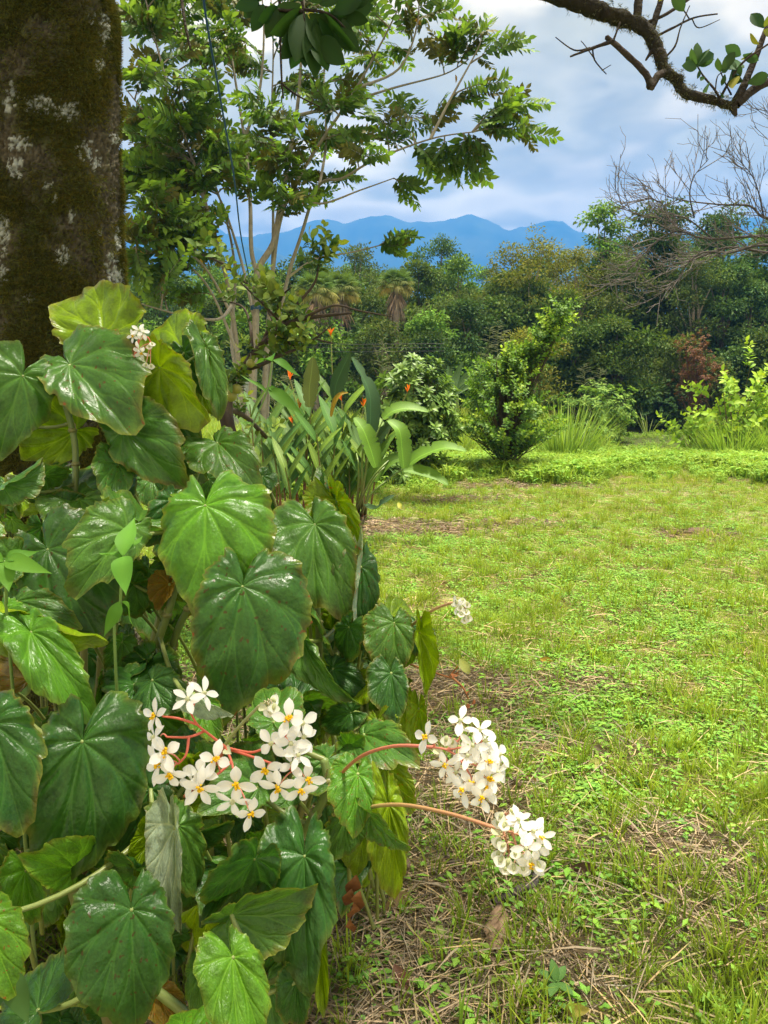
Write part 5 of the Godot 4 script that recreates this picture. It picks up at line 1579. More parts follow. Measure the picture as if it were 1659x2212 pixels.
func shrubs() -> void:
	var mango := []
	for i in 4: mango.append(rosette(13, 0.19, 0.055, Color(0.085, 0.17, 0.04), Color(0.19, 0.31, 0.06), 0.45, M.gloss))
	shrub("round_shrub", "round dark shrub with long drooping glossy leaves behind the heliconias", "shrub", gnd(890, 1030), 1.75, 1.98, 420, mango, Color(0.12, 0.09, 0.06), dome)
	shrub("low_dark_shrub", "low dark long leaved shrub at the foot of the round shrub", "shrub", gnd(840, 1048), 0.8, 0.42, 40, mango, Color(0.12, 0.09, 0.06), dome)
	var small := []
	for i in 4: small.append(twig_mesh(rf(0.26, 0.34), 15, 0.075, 0.042, Color(0.085, 0.18, 0.03), Color(0.19, 0.33, 0.04), Color(0.12, 0.1, 0.06), false))
	for i in 1: small.append(twig_mesh(0.3, 14, 0.08, 0.045, Color(0.22, 0.38, 0.03), Color(0.40, 0.54, 0.05), Color(0.12, 0.1, 0.06), false))
	var arch := shrub("arching_shrub", "upright dark green bush with one bright branch arching up to the right", "shrub", gnd(1092, 1026), 1.5, 2.75, 640, small, Color(0.10, 0.075, 0.05), arching)
	var ad := pix(arch.position).z - 0.25
	var ab := B.new()
	for l in [[[1095, 900], [1115, 810], [1150, 750], [1190, 708], [1222, 688]], [[1105, 850], [1140, 790], [1180, 745], [1205, 722]], [[1090, 880], [1085, 820], [1095, 775], [1105, 760]]]:
		var k := []
		for p in l: k.append(at(p[0], p[1], ad) - arch.position)
		var sp := smooth_path(k, 6)
		ab.tube(sp, 0.018, 0.005, 6, Color(0.12, 0.1, 0.06), Color(0.14, 0.15, 0.05))
		for i in range(4, sp.size()):
			for j in 2:
				var along: Vector3 = (sp[i] - sp[i - 1]).normalized()
				part("leafy_branch", small[4] if i > sp.size() * 0.45 else small[1], arch, Transform3D(facing(along * 0.9 + rdir() * 0.9, rdir() + Vector3(0, 0.5, 0.5)).scaled(Vector3.ONE * rf(0.5, 0.85)), sp[i] + rdir() * 0.05))
	part("stem", ab.mesh(M.plain_bark), arch)
	var bright := []
	for i in 3: bright.append(rosette(11, 0.17, 0.05, Color(0.10, 0.21, 0.05), Color(0.22, 0.34, 0.06), 0.5, M.far_leaf))
	shrub("bright_shrub", "bushy light green shrub behind the tall grass clump", "shrub", gnd(1290, 962), 2.4, 1.75, 260, bright, Color(0.12, 0.1, 0.06), dome)
	var dense := []
	for i in 3: dense.append(rosette(13, 0.12, 0.055, Color(0.035, 0.085, 0.025), Color(0.07, 0.14, 0.035), 0.3, M.far_leaf))
	shrub("dense_dark_shrub", "dense low dark green shrub at the end of the grassy path", "shrub", gnd(1425, 925), 2.9, 1.75, 420, dense, Color(0.08, 0.07, 0.05), dome)
	var olive := []
	for i in 3: olive.append(rosette(9, 0.14, 0.07, Color(0.13, 0.16, 0.05), Color(0.22, 0.24, 0.09), 0.3, M.far_leaf))
	shrub("olive_shrub", "olive grey loose shrub in front of the woodland, left of the red brown one", "shrub", gnd(1440, 905), 4.4, 4.0, 420, olive, Color(0.2, 0.17, 0.12), dome)
	shrub("small_olive_shrub", "small yellow green shrub behind the seed heads at the woodland edge", "shrub", gnd(1300, 912), 2.5, 2.5, 220, olive, Color(0.2, 0.17, 0.12), dome)
	var big := []
	for i in 4: big.append(twig_mesh(rf(0.45, 0.6), 11, 0.17, 0.095, Color(0.22, 0.38, 0.035), Color(0.42, 0.58, 0.05), Color(0.22, 0.17, 0.09), false))
	shrub("yellow_green_shrub", "sunlit yellow green shrub with broad leaves at the right edge", "shrub", gnd(1580, 985), 1.6, 1.95, 70, big, Color(0.2, 0.14, 0.08), dome)
	shrub("broad_leaved_sapling", "lower sunlit broad leaved sapling left of the yellow green shrub", "shrub", gnd(1500, 985), 0.9, 0.75, 22, big, Color(0.2, 0.14, 0.08), dome)
	shrub("edge_shrub", "bright broad leaved shrub cut off by the right picture edge", "shrub", gnd(1680, 985), 1.5, 1.15, 60, big, Color(0.2, 0.14, 0.08), dome)
	var brown := []
	for i in 3: brown.append(rosette(8, 0.13, 0.04, Color(0.12, 0.055, 0.03), Color(0.19, 0.10, 0.05), 0.5, M.far_leaf))
	shrub("red_brown_shrub", "dead red brown leafed shrub at the woodland edge", "shrub", at(1500, 885, 27.5) * Vector3(1, 0, 1), 2.0, 3.7, 230, brown, Color(0.12, 0.07, 0.05), func(u, r): return Vector3(u.x * r * (0.75 + 0.5 * sin(u.y * 5.0 + u.x * 3.0)), 0.62 + u.y * 0.40 * r, u.z * r))

func clump_grass(called: String, label: String, foot: Vector3, n: int, h: float, spread: float, ca: Color, cb: Color) -> void:
	var b := B.new()
	for i in n:
		var a := rf(0, TAU)
		var r := sqrt(rng.randf()) * spread
		var d := (Vector3(cos(a), 0, sin(a)) * rf(0.05, 0.55) + Vector3.UP).normalized()
		var hh := h * rf(0.5, 1.0)
		var c0 := tint(ca, 0.2)
		var c1 := tint(cb, 0.2)
		b.leaf(Vector3(cos(a) * r, -0.02, sin(a) * r), d, Vector3(-cos(a), 0.6, -sin(a)) + rdir() * 0.5, hh, 0.020, c0, c1, 0.3, rf(0.05, 0.45), 6, 0.25)
	var o := single(called, b.mesh(M.grass), label, "grass clump", foot)

func reed(label: String, foot: Vector3, h: float) -> void:
	var o := thing("seed_head_reed", label, "reed", foot, "tall seeding grasses")
	var b := B.new()
	var c := Color(0.26, 0.30, 0.13)
	var p := curve(Vector3(0, -0.02, 0), Vector3(0.02, h * 0.6, 0), Vector3(rf(-.2, .2), h, rf(-.1, .1)), 8)
	b.tube(p, 0.012, 0.004, 5, Color(0.16, 0.24, 0.07), c)
	for i in 5:
		var q: Vector3 = p[i + 1]
		var a := rf(0, TAU)
		b.leaf(q, Vector3(cos(a) * 0.8, 1.0, sin(a) * 0.8), Vector3(-cos(a), 1, -sin(a)), rf(0.5, 0.8), 0.03, Color(0.12, 0.2, 0.06), Color(0.18, 0.26, 0.08), 0.3, 0.6, 5, 0.2)
	part("stem", b.mesh(M.grass), o)
	b = B.new()
	for i in 34:
		var t := 0.62 + 0.38 * i / 34.0
		var q: Vector3 = p[int(t * 8.0)].lerp(p[min(int(t * 8.0) + 1, 8)], t * 8.0 - int(t * 8.0))
		var a := rf(0, TAU)
		b.tube(curve(q, q + Vector3(cos(a) * 0.16, 0.10, sin(a) * 0.16) * (1.5 - t), q + Vector3(cos(a) * 0.36, 0.08, sin(a) * 0.36) * (1.6 - t), 3), 0.006, 0.004, 4, c, Color(0.33, 0.34, 0.18))
	part("seed_head", b.mesh(M.grass), o)

func rough_grass() -> void:
	clump_grass("lemon_grass", "tall bright green clump of long bladed grass beside the arching shrub", gnd(1222, 998), 330, 1.55, 0.55, Color(0.13, 0.22, 0.04), Color(0.27, 0.40, 0.06))
	clump_grass("long_grass", "long bright grass clump under the yellow green shrub at the right", gnd(1590, 992), 420, 1.05, 0.75, Color(0.13, 0.22, 0.04), Color(0.28, 0.42, 0.06))
	clump_grass("edge_grass", "long bright grass clump cut off by the right picture edge", gnd(1690, 995), 350, 1.1, 0.7, Color(0.13, 0.22, 0.04), Color(0.28, 0.42, 0.06))
	clump_grass("single_grass", "thin upright grass stalks standing alone on the path", gnd(1398, 950), 14, 1.0, 0.15, Color(0.13, 0.2, 0.05), Color(0.26, 0.34, 0.08))
	for r in [[1045, 955, 3.1, "leftmost seeding grass stalk, behind the arching shrub"], [1068, 955, 3.3, "tallest seeding grass stalk, behind the arching shrub"], [1095, 957, 3.0, "seeding grass stalk just left of the arching branch"], [1262, 935, 2.3, "seeding grass stalk over the light green shrub"], [1282, 935, 2.2, "second seeding grass stalk over the light green shrub"], [820, 960, 3.0, "seeding grass stalk above the round shrub"], [590, 970, 1.7, "seeding grass stalk between the pale stems and heliconias"], [620, 965, 1.9, "seeding grass stalk left of the upright pale yellow leaf"]]:
		reed(r[3], gnd(r[0], r[1]), r[2])
	# banana like leaves beyond
	var o := thing("banana_plant", "banana plant with upright pale green leaves behind the round shrub", "banana plant", gnd(985, 935))
	var g := Color(0.16, 0.29, 0.10)
	var dd := pix(gnd(985, 935)).z
	var b := B.new()
	b.tube([Vector3(0, -0.05, 0), Vector3(0, 0.6, 0), Vector3(0.02, 1.1, 0)], 0.12, 0.06, 9, Color(0.14, 0.16, 0.05), Color(0.18, 0.25, 0.08))
	part("stem", b.mesh(M.stalk), o)
	for l in [[[985, 850], [972, 815], [968, 790]], [[985, 850], [985, 815], [1000, 780]], [[985, 850], [1005, 815], [1030, 800]], [[985, 850], [960, 835], [945, 810]], [[985, 850], [1015, 830], [1045, 822]]]:
		paddle(o, [[l[0][0], l[0][1], 0], [l[1][0], l[1][1], 0.1], [l[2][0], l[2][1], 0.1]], dd, 0.24, g, Vector3(0.2, 0.3, 0.9))
	# weeds along the far edge of the lawn, tall meadow grass beyond
	var weeds := []
	for i in 3:
		var q := B.new()
		for k in 14:
			var a := rf(0, TAU)
			var base := Vector3(rf(-.06, .06), rf(0.0, 0.17), rf(-.06, .06))
			q.leaf(base, Vector3(cos(a), rf(0.1, 0.8), sin(a)), Vector3.UP, rf(0.06, 0.11), rf(0.03, 0.05), tint(Color(0.18, 0.35, 0.05), 0.3), tint(Color(0.25, 0.43, 0.06), 0.25), 0.2, 0.35, 2)
		for k in 13:
			blade(q, Vector3(rf(-.08, .08), 0, rf(-.08, .08)), Vector3(rf(-.4, .4), 1, rf(-.4, .4)).normalized(), rf(0.15, 0.34), 0.009, Color(0.18, 0.31, 0.04), Color(0.34, 0.52, 0.07), 0.5)
		weeds.append(q.mesh(M.leaf))
	var meadow := []
	for i in 3:
		meadow.append(tuft(16, 0.35, 0.95, 0.018, 0.18, 0.5, Color(0.18, 0.28, 0.04), Color(0.36, 0.50, 0.07)).mesh(M.grass))
	for k in 3:
		var tr := []
		var cs := []
		var mt := []
		var mc := []
		for i in 5600:
			var px := rf(380, 1800)
			var py := rf(938, 1050) if i % 3 else rf(985, 1040)
			if px < 1000.0 and i % 2: py = rf(1000, 1085)
			var p := gnd(px, py)
			var edge := 1046.0 + 20.0 * sin(px * 0.012) + (30.0 if px < 1000.0 else 0.0)
			var path := px > 1330.0 and px < 1490.0 and py < 985.0
			if py > edge + rf(-26, 12) + 14.0 * sin(px * 0.05) + 9.0 * sin(px * 0.13 + 1.0): continue
			var s := rf(0.4, 1.7) * (0.4 if path else 1.0) * clampf((edge + 8.0 - py) / 26.0, 0.5, 1.0)
			tr.append(Transform3D(Basis(Vector3.UP, rf(0, TAU)).scaled(Vector3.ONE * s), p))
			var g2 := rf(0.75, 1.2)
			cs.append(Color(g2 * rf(0.9, 1.25), g2, g2 * 0.9))
		for i in 2600:
			var px := rf(330, 1750)
			var py := rf(905, 1005)
			if px > 760.0 and py > 975.0: continue
			if px > 1320.0 and px < 1500.0 and py > 918.0: continue
			if px > 1010.0 and px < 1330.0 and rng.randf() < 0.6: continue
			var p := gnd(px, py)
			mt.append(Transform3D(Basis(Vector3.UP, rf(0, TAU)).scaled(Vector3.ONE * rf(0.6, 1.15) * (0.8 if px > 1000.0 else 1.1)), p))
			var g2 := rf(0.8, 1.2)
			mc.append(Color(g2 * rf(0.9, 1.2), g2, g2))
		var o1 := scatter("weedy_ground_cover_weeds", weeds[k], tr, cs, self)
		tag(o1, "band of leafy bright green weeds along the far edge of the lawn", "weeds", "weeds along the lawn edge")
		var o2 := scatter("meadow_grass", meadow[k], mt, mc, self)
		tag(o2, "tall bright meadow grass growing between the shrubs and the woodland", "grass", "meadow grass beyond the lawn")
		print("weeds ", tr.size(), " meadow ", mt.size())

# ---------------------------------------------------------------- woodland
func clump_mesh(n: int, r: float, ll: float, lw: float, ca: Color, cb: Color, flat := 0.6) -> ArrayMesh:
	var b := B.new()
	for i in n:
		var u := rdir()
		var p := u * r * pow(rng.randf(), 0.45) * Vector3(1, flat, 1)
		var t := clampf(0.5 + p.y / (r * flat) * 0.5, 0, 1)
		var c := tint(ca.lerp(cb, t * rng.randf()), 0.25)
		b.flake(p, (u + rdir() * 0.8 + Vector3(0, -0.15, 0)).normalized(), (Vector3.UP * 0.9 + rdir()).normalized(), ll * rf(0.7, 1.3), lw * rf(0.8, 1.2), c)
	return b.mesh(M.far_leaf)

var kinds := []

func woodland_tree(called: String, label: String, px: float, top_py: float, w_px: float, d: float, kind: int, group := "", low := 0.25) -> void:
	var foot := at(px, 880, d)
	foot.y = ground_y(foot.x, foot.z) - 0.1
	var h := at(px, top_py, d).y - foot.y
	var w := w_px / F * d * 0.5
	var o := thing(called, label, "tree", foot, group)
	var b := B.new()
	var bark: Color = kinds[kind][1]
	var lobes := []
	var nl := 9 + int(w * 1.5)
	for i in nl:
		var a := i * 2.4 + rf(-.5, .5)
		var t := (i + 0.5) / nl
		var rad := w * sqrt(1.0 - pow(absf(t * 1.15 - 0.45), 1.6)) * rf(0.35, 0.8)
		var rl := minf(w, h * 0.35) * rf(0.3, 0.5)
		lobes.append([Vector3(cos(a) * rad, minf(lerpf(h * low, h * 0.96, t), h - rl * 0.4), sin(a) * rad), rl])
	lobes.append([Vector3(rf(-.1, .1) * w, h - w * 0.2, 0), w * 0.3])
	b.tube(smooth_path([Vector3(0, -0.2, 0), Vector3(rf(-.3, .3), h * 0.3, rf(-.2, .2)), Vector3(rf(-.4, .4), h * 0.55, 0), Vector3(0, h * 0.85, 0)], 4), 0.10 + h * 0.011, 0.03, 8, bark, bark, 0.08, rng)
	for l in lobes:
		var p: Vector3 = l[0]
		b.tube(curve(Vector3(0, minf(p.y * 0.6, h * 0.6), 0), Vector3(p.x * 0.35, p.y * 0.85, p.z * 0.35), p, 6), 0.065, 0.018, 6, bark, bark)
	part("trunk", b.mesh(M.plain_bark), o)
	var tr := []
	var cs := []
	for l in lobes:
		var g := rf(0.8, 1.2)
		var nn := int(14.0 * kinds[kind][2] * clampf(l[1] / 1.2, 0.5, 2.4))
		for i in nn:
			var u := rdir()
			if u.y < -0.25: u.y *= -0.5
			var p: Vector3 = l[0] + u * Vector3(1.15, 0.85, 1.15) * l[1] * pow(rng.randf(), 0.33)
			tr.append(Transform3D(Basis(Vector3.UP, rf(0, TAU)).rotated(rdir(), rf(0, 0.5)).scaled(Vector3.ONE * rf(0.6, 1.15)), p))
			var k := g * rf(0.75, 1.25)
			cs.append(Color(k * rf(0.9, 1.15), k, k * rf(0.85, 1.1)))
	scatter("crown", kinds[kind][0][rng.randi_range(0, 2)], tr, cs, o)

func palm(label: String, px: float, crown_py: float, d: float, s: float) -> void:
	var foot := at(px, 880, d)
	foot.y = ground_y(foot.x, foot.z) - 0.05
	var top := at(px, crown_py, d) - foot
	top.x *= 1.0
	var o := thing("fan_palm", label, "palm", foot, "fan palms at the woodland edge")
	var b := B.new()
	b.tube(curve(Vector3(0, -0.1, 0), Vector3(top.x * 0.3, top.y * 0.5, 0), top, 14), 0.19 * s, 0.15 * s, 10, Color(0.42, 0.36, 0.32), Color(0.25, 0.2, 0.16), 0.08, rng)
	part("trunk", b.mesh(M.plain_bark), o)
	for i in 38:
		var fb := B.new()
		var a := i * 2.4
		var t := i / 38.0
		var el := lerpf(1.2, -0.25, t)
		var d2 := Vector3(cos(a) * cos(el), sin(el), sin(a) * cos(el))
		var st := d2 * rf(0.55, 0.8) * s
		fb.tube([Vector3.ZERO, st * 0.5, st + Vector3(0, -0.05, 0)], 0.018, 0.012, 4, Color(0.2, 0.26, 0.08), Color(0.2, 0.26, 0.08))
		var side := d2.cross(Vector3.UP).normalized()
		var up := side.cross(d2)
		var cc := tint(Color(0.10, 0.17, 0.045).lerp(Color(0.33, 0.27, 0.07), clampf(t * 1.4 - 0.55, 0, 1)), 0.2)
		for k in 17:
			var f := lerpf(-1.5, 1.5, k / 16.0)
			var dd := (d2 * cos(f) + side * sin(f)).normalized()
			fb.leaf(st, dd, up, rf(0.55, 0.75) * s * (1.0 - absf(f) * 0.15), 0.05 * s, cc, cc * 1.1, 0.3, 0.35 + t * 0.5, 3, 0.3)
		part("frond", fb.mesh(M.far_leaf), o, Transform3D(Basis(), top))
	for i in 30:      # skirt of hanging dead fronds
		var fb := B.new()
		var a := i * 2.4
		var cc := tint(Color(0.29, 0.225, 0.17), 0.3)
		for k in 9:
			var aa := a + rf(-.35, .35)
			fb.leaf(Vector3(cos(a) * 0.12, 0.0, sin(a) * 0.12) * s, Vector3(cos(aa) * 0.75, -rf(0.5, 1.2), sin(aa) * 0.75), Vector3(cos(a), 0.3, sin(a)), rf(0.7, 1.25) * s, 0.06 * s, cc, cc * 1.2, 0.4, 0.35, 3, 0.4)
		part("dead_frond", fb.mesh(M.dry), o, Transform3D(Basis(), top + Vector3(0, -0.1 - 0.035 * i * s, 0)))

func bare_tree() -> void:
	var foot := gnd(1840, 985)
	var d := pix(foot).z
	var o := thing("bare_tree", "leafless tree with tangled grey twigs reaching in from the right", "tree", foot)
	var b := B.new()
	var bark := Color(0.07, 0.06, 0.053)
	var fine := Color(0.22, 0.19, 0.18)
	b.tube(smooth_path([Vector3(0, -0.1, 0), at(1835, 800, d) - foot, at(1815, 640, d) - foot, at(1790, 560, d) - foot], 6), 0.17, 0.12, 10, bark, bark, 0.1, rng)
	var mains := [[[1800, 600, 0], [1720, 520, 0], [1659, 510, 0], [1600, 512, 0], [1540, 516, 0], [1495, 508, 0], [1450, 480, 0], [1430, 440, 0.1], [1400, 428, 0.1]], [[1800, 600, 0], [1720, 540, -.2], [1640, 530, -.3], [1580, 545, -.3], [1520, 545, -.3], [1485, 570, -.3], [1460, 610, -.3], [1410, 645, -.3]], [[1795, 580, 0], [1720, 480, .3], [1650, 470, .3], [1620, 445, .3], [1560, 442, .3], [1490, 435, .3], [1440, 425, .3]],
		[[1790, 560, 0], [1760, 440, .2], [1720, 370, .2], [1690, 300, .2], [1650, 230, .2]], [[1800, 600, 0], [1740, 560, .4], [1650, 545, .6], [1570, 535, .7], [1500, 560, .7], [1420, 580, .7], [1360, 600, .7]], [[1650, 470, .3], [1640, 420, .2], [1625, 380, .2], [1600, 350, .2]], [[1500, 508, 0], [1460, 500, 0], [1420, 520, -.1], [1380, 560, -.1], [1340, 600, -.1]], [[1540, 516, 0], [1480, 470, .1], [1430, 470, .1], [1380, 465, .1], [1340, 440, .1]], [[1500, 470, .2], [1490, 420, .2], [1500, 380, .2], [1530, 345, .2]]]
	var stack := []
	for l in mains:
		var k := []
		for p in l: k.append(at(p[0], p[1], d + p[2]) - foot)
		var sp := smooth_path(k, 5)
		b.tube(sp, 0.05 if l[0][0] > 1700 else 0.02, 0.007, 7, bark, Color(0.12, 0.10, 0.09), 0.12, rng)
		for i in range(5, sp.size()):
			if rng.randf() < 0.85:
				stack.append([sp[i], (sp[i] - sp[i - 1]).normalized(), 0])
	part("trunk", b.mesh(M.plain_bark), o)
	var tb := B.new()
	var made := 0
	while stack.size() and made < 3000:
		var s: Array = stack.pop_back()
		var lv: int = s[2]
		var dir: Vector3 = (s[1] + rdir() * 0.85 + Vector3(-0.12, 0.22, 0)).normalized()
		var ln: float = [0.85, 0.5, 0.3][lv] * rf(0.5, 1.2)
		var p0: Vector3 = s[0]
		var p1 := p0 + dir * ln * 0.5 + rdir() * ln * 0.08
		var p2 := p0 + dir * ln + Vector3(0, ln * 0.1, 0) + rdir() * ln * 0.1
		tb.tube([p0, p1, p2], [0.011, 0.008, 0.006][lv], [0.007, 0.005, 0.004][lv], 4, bark.lerp(fine, 0.3 + lv * 0.3), fine)
		made += 1
		if lv < 2:
			for i in rng.randi_range(1, 3):
				stack.append([p1.lerp(p2, rf(-0.5, 1.0)), dir, lv + 1])
	part("twigs", tb.mesh(M.plain_bark), o, Transform3D(), "stuff")

func woodland() -> void:
	# [crown variants, bark, density]
	var defs := [[Color(0.07, 0.125, 0.026), Color(0.13, 0.20, 0.035), 0.20, 0.11, Color(0.14, 0.12, 0.09), 1.0], [Color(0.15, 0.18, 0.028), Color(0.28, 0.30, 0.05), 0.13, 0.07, Color(0.42, 0.36, 0.28), 0.8], [Color(0.065, 0.13, 0.038), Color(0.12, 0.21, 0.055), 0.15, 0.09, Color(0.15, 0.13, 0.10), 1.0], [Color(0.11, 0.21, 0.035), Color(0.21, 0.36, 0.06), 0.20, 0.10, Color(0.2, 0.17, 0.12), 0.8], [Color(0.085, 0.13, 0.03), Color(0.14, 0.20, 0.05), 0.15, 0.08, Color(0.36, 0.31, 0.25), 0.9]]
	for df in defs:
		var v := []
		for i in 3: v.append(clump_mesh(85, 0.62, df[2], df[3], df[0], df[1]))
		kinds.append([v, df[4], df[5]])
	# [label, px, top, width, distance, kind, lowest part of the crown]
	var list := [["bright leafy treetop standing above the right woodland, left of the bare twigs", 1290, 462, 95, 38, 3, .5], ["dark layered treetop seen through the bare twigs", 1400, 470, 190, 36, 0, .3], ["dark green tree under the bare branches near the right edge", 1530, 478, 190, 37, 2, .25], ["tall dark tree at the right picture edge", 1655, 500, 170, 36, 0, .2], ["dark blue green treetop rising against the mountain", 948, 528, 130, 48, 2, .4], ["light green tree below the dark treetop in the middle", 985, 572, 130, 40, 3, .25],
		["broad olive yellow tree with pale limbs at the middle of the woodland", 1140, 532, 240, 36, 1, .45], ["olive tree right of the broad yellow one", 1235, 550, 160, 37, 1, .35], ["olive green tree leaning over the dark hollow", 1330, 560, 180, 35, 4, .2], ["dark rounded tree behind the right hand palm", 900, 580, 120, 38, 0, .2], ["blue green tree left behind the pale stems", 345, 600, 170, 36, 2, .2], ["bright green tree between the pale stems", 455, 600, 150, 38, 3, .2],
		["pale green tree behind the pale stems and the citrus", 570, 590, 150, 40, 3, .2], ["dark tree behind the left hand palms", 660, 560, 150, 42, 0, .2], ["tall dark tree behind the middle palm", 770, 545, 150, 44, 4, .2], ["small dark tree under the broad olive tree", 1090, 650, 130, 34, 0, .1], ["dark green tree at the centre of the woodland edge", 1010, 660, 120, 33, 2, .1], ["dark shady tree right of the centre", 1200, 640, 170, 34, 0, .1], ["dark tree behind the olive grey shrub", 1370, 650, 170, 35, 0, .1], ["dusky green tree over the red brown shrub", 1480, 610, 170, 37, 4, .1],
		["blue green tree low at the right edge", 1610, 620, 170, 34, 2, .1], ["shaded tree behind the bare tree at the right edge", 1720, 560, 200, 35, 4, .1], ["tree behind the big mossy trunk at the left", 200, 560, 200, 40, 0, .2], ["pale tree far left behind the mossy trunk", 60, 540, 200, 40, 3, .2], ["light green round tree low behind the citrus fruits", 520, 690, 140, 32, 3, .1], ["low yellow green tree right of the right hand palm", 930, 690, 90, 32, 3, .1]]
	for t in list:
		woodland_tree("woodland_tree", t[0], t[1], t[2], t[3], t[4], t[5], "trees of the woodland", t[6])
	for i in 22:
		var px := 280.0 + i * 66.0 + rf(-25, 25)
		woodland_tree("woodland_tree", "middle height tree in the second row of the woodland, %s from the left" % ORDINAL[i], px, rf(595, 675) - 50.0 * smoothstep(900.0, 1500.0, px), rf(110, 190), rf(33.5, 39), [0, 4, 1, 2, 4, 3, 0][rng.randi_range(0, 6)], "middle trees of the woodland", rf(0.1, 0.35))
	for i in 26:
		var px := 220.0 + i * 60.0 + rf(-20, 20)
		woodland_tree("woodland_tree", "background tree deep in the woodland, %s from the left" % ORDINAL[i], px, rf(575, 625) - 70.0 * smoothstep(900.0, 1500.0, px), rf(130, 190), rf(46, 54), [0, 1, 2, 3, 4, 0][rng.randi_range(0, 5)], "trees deep in the woodland", 0.15)
	for i in 27:
		var px := 250.0 + i * 56.0 + rf(-20, 20)
		woodland_tree("understorey_bush", "dark leafy bush at the foot of the woodland, %s from the left" % ORDINAL[i], px, rf(690, 830), rf(90, 170), rf(29.0, 33.0), [0, 2, 1, 4, 3][rng.randi_range(0, 4)], "bushes at the foot of the woodland", 0.05)
	palm("left fan palm with a brown skirt of dead fronds", 682, 636, 30.0, 0.85)
	palm("middle fan palm, half behind the left one", 736, 632, 31.5, 0.8)
	palm("right fan palm standing apart on a slim dark trunk", 856, 620, 32.0, 0.75)
	bare_tree()
	# power lines glimpsed under the palms
	for i in 3:
		var q := B.new()
		var a := at(560, 738 + i * 9, 27.0)
		q.tube([Vector3.ZERO, at(760, 744 + i * 8, 27.0) - a, at(960, 742 + i * 8, 27.0) - a], 0.007, 0.007, 4, Color(0.05, 0.05, 0.05), Color(0.05, 0.05, 0.05))
		single("cable", q.mesh(M.rope), "%s thin overhead cable strung before the palm trunks" % ["uppermost", "middle", "lowest"][i], "cable", a)
	# pale post and wall glimpsed behind the fruits
	var pb := B.new()
	var pf := gnd(515, 968)
	var c := Color(0.45, 0.47, 0.5)
	var s := Vector3(0.34, 0.85, 0.06)
	var v := []
	for i in 8:
		v.append(Vector3(s.x * (1 if i & 1 else -1), s.y * 2.0 * (1 if i & 2 else 0) - 0.05, s.z * (1 if i & 4 else -1)))
	for f in [[4, 6, 7, 5], [1, 3, 2, 0], [5, 7, 3, 1], [0, 2, 6, 4], [6, 2, 3, 7]]:
		var k := []
		for i in f: k.append(pb.pt(v[i], c))
		pb.quad(k[0], k[1], k[2], k[3])
	single("garden_panel", pb.mesh(M.plain_bark), "pale grey upright panel glimpsed behind the round fruits", "panel", pf)

# ---------------------------------------------------------------- small things
func weed_plant(label: String, pts: Array, leaves: Array, c: Color) -> void:
	var foot := at(pts[-1][0], pts[-1][1], pts[-1][2])
	var base := foot
	foot.y = 0.0
	var o := thing("weed_plant", label, "weed", foot, "weeds growing through the begonias")
	var k := []
	for p in pts: k.append(at(p[0], p[1], p[2]) - foot)
	k.append(Vector3(0, -0.02, 0))
	k.reverse()
	var b := B.new()
	b.tube(smooth_path(k, 6), 0.005, 0.0025, 7, Color(0.12, 0.14, 0.04), Color(0.18, 0.30, 0.07))
	part("stem", b.mesh(M.stalk), o)
	for l in leaves:
		var a := at(l[0], l[1], l[4])
		var t := at(l[2], l[3], l[4] + l[5])
		var q := B.new()
		var ln := (t - a).length()
		var cc := tint(c, 0.12)
		q.leaf(Vector3.ZERO, t - a, (cam_pos - a).normalized() * 0.5 + Vector3(0, 0.6, 0) + rdir() * 0.4, ln * 1.1, ln * l[6], cc, cc, 0.32, 0.3, 12, 0.30, 0.003, 1.35)
		part("leaf", q.mesh(M.leaf), o, Transform3D(Basis(), a - foot))

